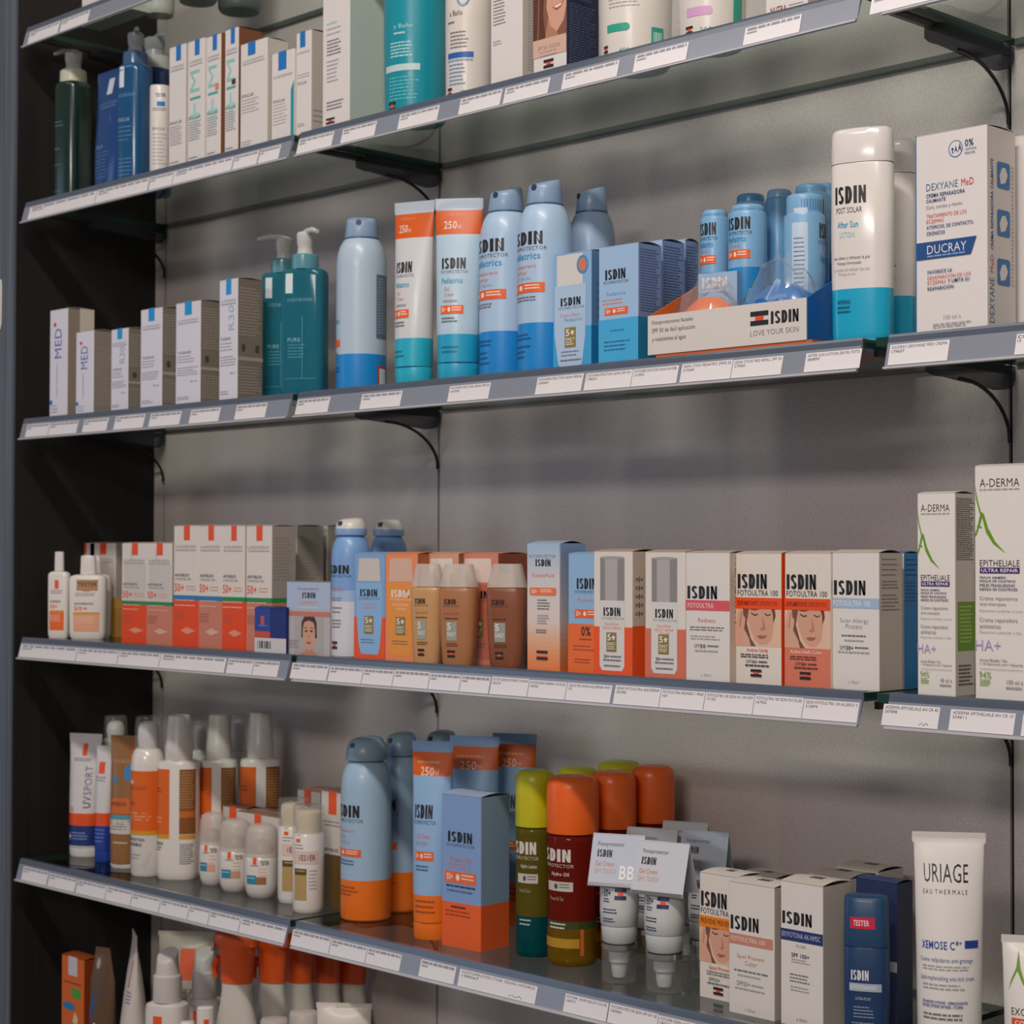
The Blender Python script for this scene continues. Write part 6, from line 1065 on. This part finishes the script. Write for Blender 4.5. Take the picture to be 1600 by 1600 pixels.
def wpump(id, lab):
    root, a, b, H = base(id, 'pump_bottle', lab, 'bottle', 'white pump bottles with slanted white caps'); zb = .70 * H; p = 2.8
    mb = MB(); rs = [(0, a * .94, b * .94, p), (.006, a, b, p), (zb - .012, a, b, p), (zb - .004, a * .95, b * .95, p), (zb, a * .6, b * .7, p)]
    mb.loft(rs, '#DCD6D0:s', N=44); printed(mb, rs, H, PW); mb.build('bottle_body', root)
    c = b * .88; cb = MB(); cb.loft([(zb, c, c, 2), (zb + .002, c * 1.02, c * 1.02, 2), (zb + .034, c, c, 2), (zb + .036, c * .84, c * .84, 2), (zb + .050, c * .78, c * .78, 2, .0), (H - .010, c * .74, c * .74, 2, .55), (H - .009, c * .70, c * .70, 2, .55)], '#CFCAC6:s', N=36); cb.build('pump_cap', root)
wpump('pump_w', 'white pump bottle with a slanted cap, in front on the lowest shelf'); wpump('pump_w2', 'white pump bottle with a slanted cap, behind and to the right')
squeeze_tube('big_tube', 'wide beige tube standing behind the white pump bottles', '#B9AFA2:s', [('r', -.12, .72, .22, .90, OT), ('t', 'LA ROCHE-POSAY', -.45, .63, .5, .67, K), ('l', -.4, .60, .4, .62, 1, G), ('e', -.3, .42, -.05, .5, '#D9A23A'), ('e', .0, .44, .2, .5, K)], [], '#C9C0B6:s', .06, group=L5, crimp=.03)
def trigger(id, lab):
    root, a, b, H = base(id, 'trigger_spray', lab, 'spray bottle', 'white spray bottles with orange trigger heads'); zb = .765 * H
    mb = MB(); mb.loft([(0, a * .95, b * .95, 2.3), (.006, a * 1.0, b, 2.3), (zb * .45, a * 1.06, b * 1.05, 2.3), (zb * .62, a * 1.04, b * 1.02, 2.3), (zb * .74, a * .92, b * .95, 2.3), (zb * .86, a * .74, b * .85, 2.2), (zb * .95, a * .66, b * .8, 2.2), (zb, a * .66, b * .78, 2.2)], '#D2CBC2:g', N=44); mb.build('bottle_body', root)
    hb2 = MB(); z = zb; hb2.loft([(z, a * .70, b * .86, 2.2), (z + .018, a * .72, b * .9, 2.2), (z + .045, a * .80, b * .95, 2.3), (H - .016, a * .98, b * .95, 2.6), (H - .004, a * .98, b * .9, 2.6), (H, a * .86, b * .76, 2.6)], '#E0561A:s', N=40); h_ = hb2.build('trigger_head', root)
    nb = MB(); nb.tube([(-a * .9, -b * .5, H - .020), (-a * 1.0, -b * .56, H - .020)], .006, '#E0A0A0:s', 12); nb.build('nozzle', h_)
    tb = MB(); tb.tube([(-a * .75, -b * .3, H - .034), (-a * .95, -b * .35, H - .045), (-a * .9, -b * .35, H - .06)], [.006, .005, .0035], '#D8501A:s', 10); tb.build('trigger_lever', h_)
for id, lab in (('trig_a', 'white spray bottle with orange trigger head, front one of five'), ('trig_b', 'white spray bottle with orange trigger head, second of five'), ('trig_c', 'white spray bottle with orange trigger head, middle of five'), ('trig_d', 'white spray bottle with orange trigger head, fourth of five'), ('trig_e', 'white spray bottle with orange trigger head, rearmost of five')): trigger(id, lab)
oval_bottle('lip_a', 'small white bottle with an orange tab in front of the first trigger spray', '#DCD5CF:s', [('r', -.1, .62, .3, .92, OT)], capz=.985, p=2.4, group=L5)
oval_bottle('lip_b', 'small white cap just reaching into view left of the orange-tab bottle', '#D6CFC8:s', [], capz=.9, p=2, group=L5)
oval_bottle('small_b', 'short white bottle with a clear cap at the bottom edge, left one', '#CFC8C2:s', [], capcol='frost', capz=.86, p=2, group=L5)
oval_bottle('small_c', 'short white bottle at the bottom edge, beside the white tube', '#CFC8C2:s', [], capcol='frost', capz=.86, p=2, group=L5)
squeeze_tube('small_tube', 'white tube with an orange tab at the bottom edge, right of the trigger sprays', '#D8D0C6:s', [('r', -.1, .70, .22, .88, OT)], [], '#D0C9C0:s', .06, group=L5, crimp=.03)
bpy.data.objects.remove(_to)
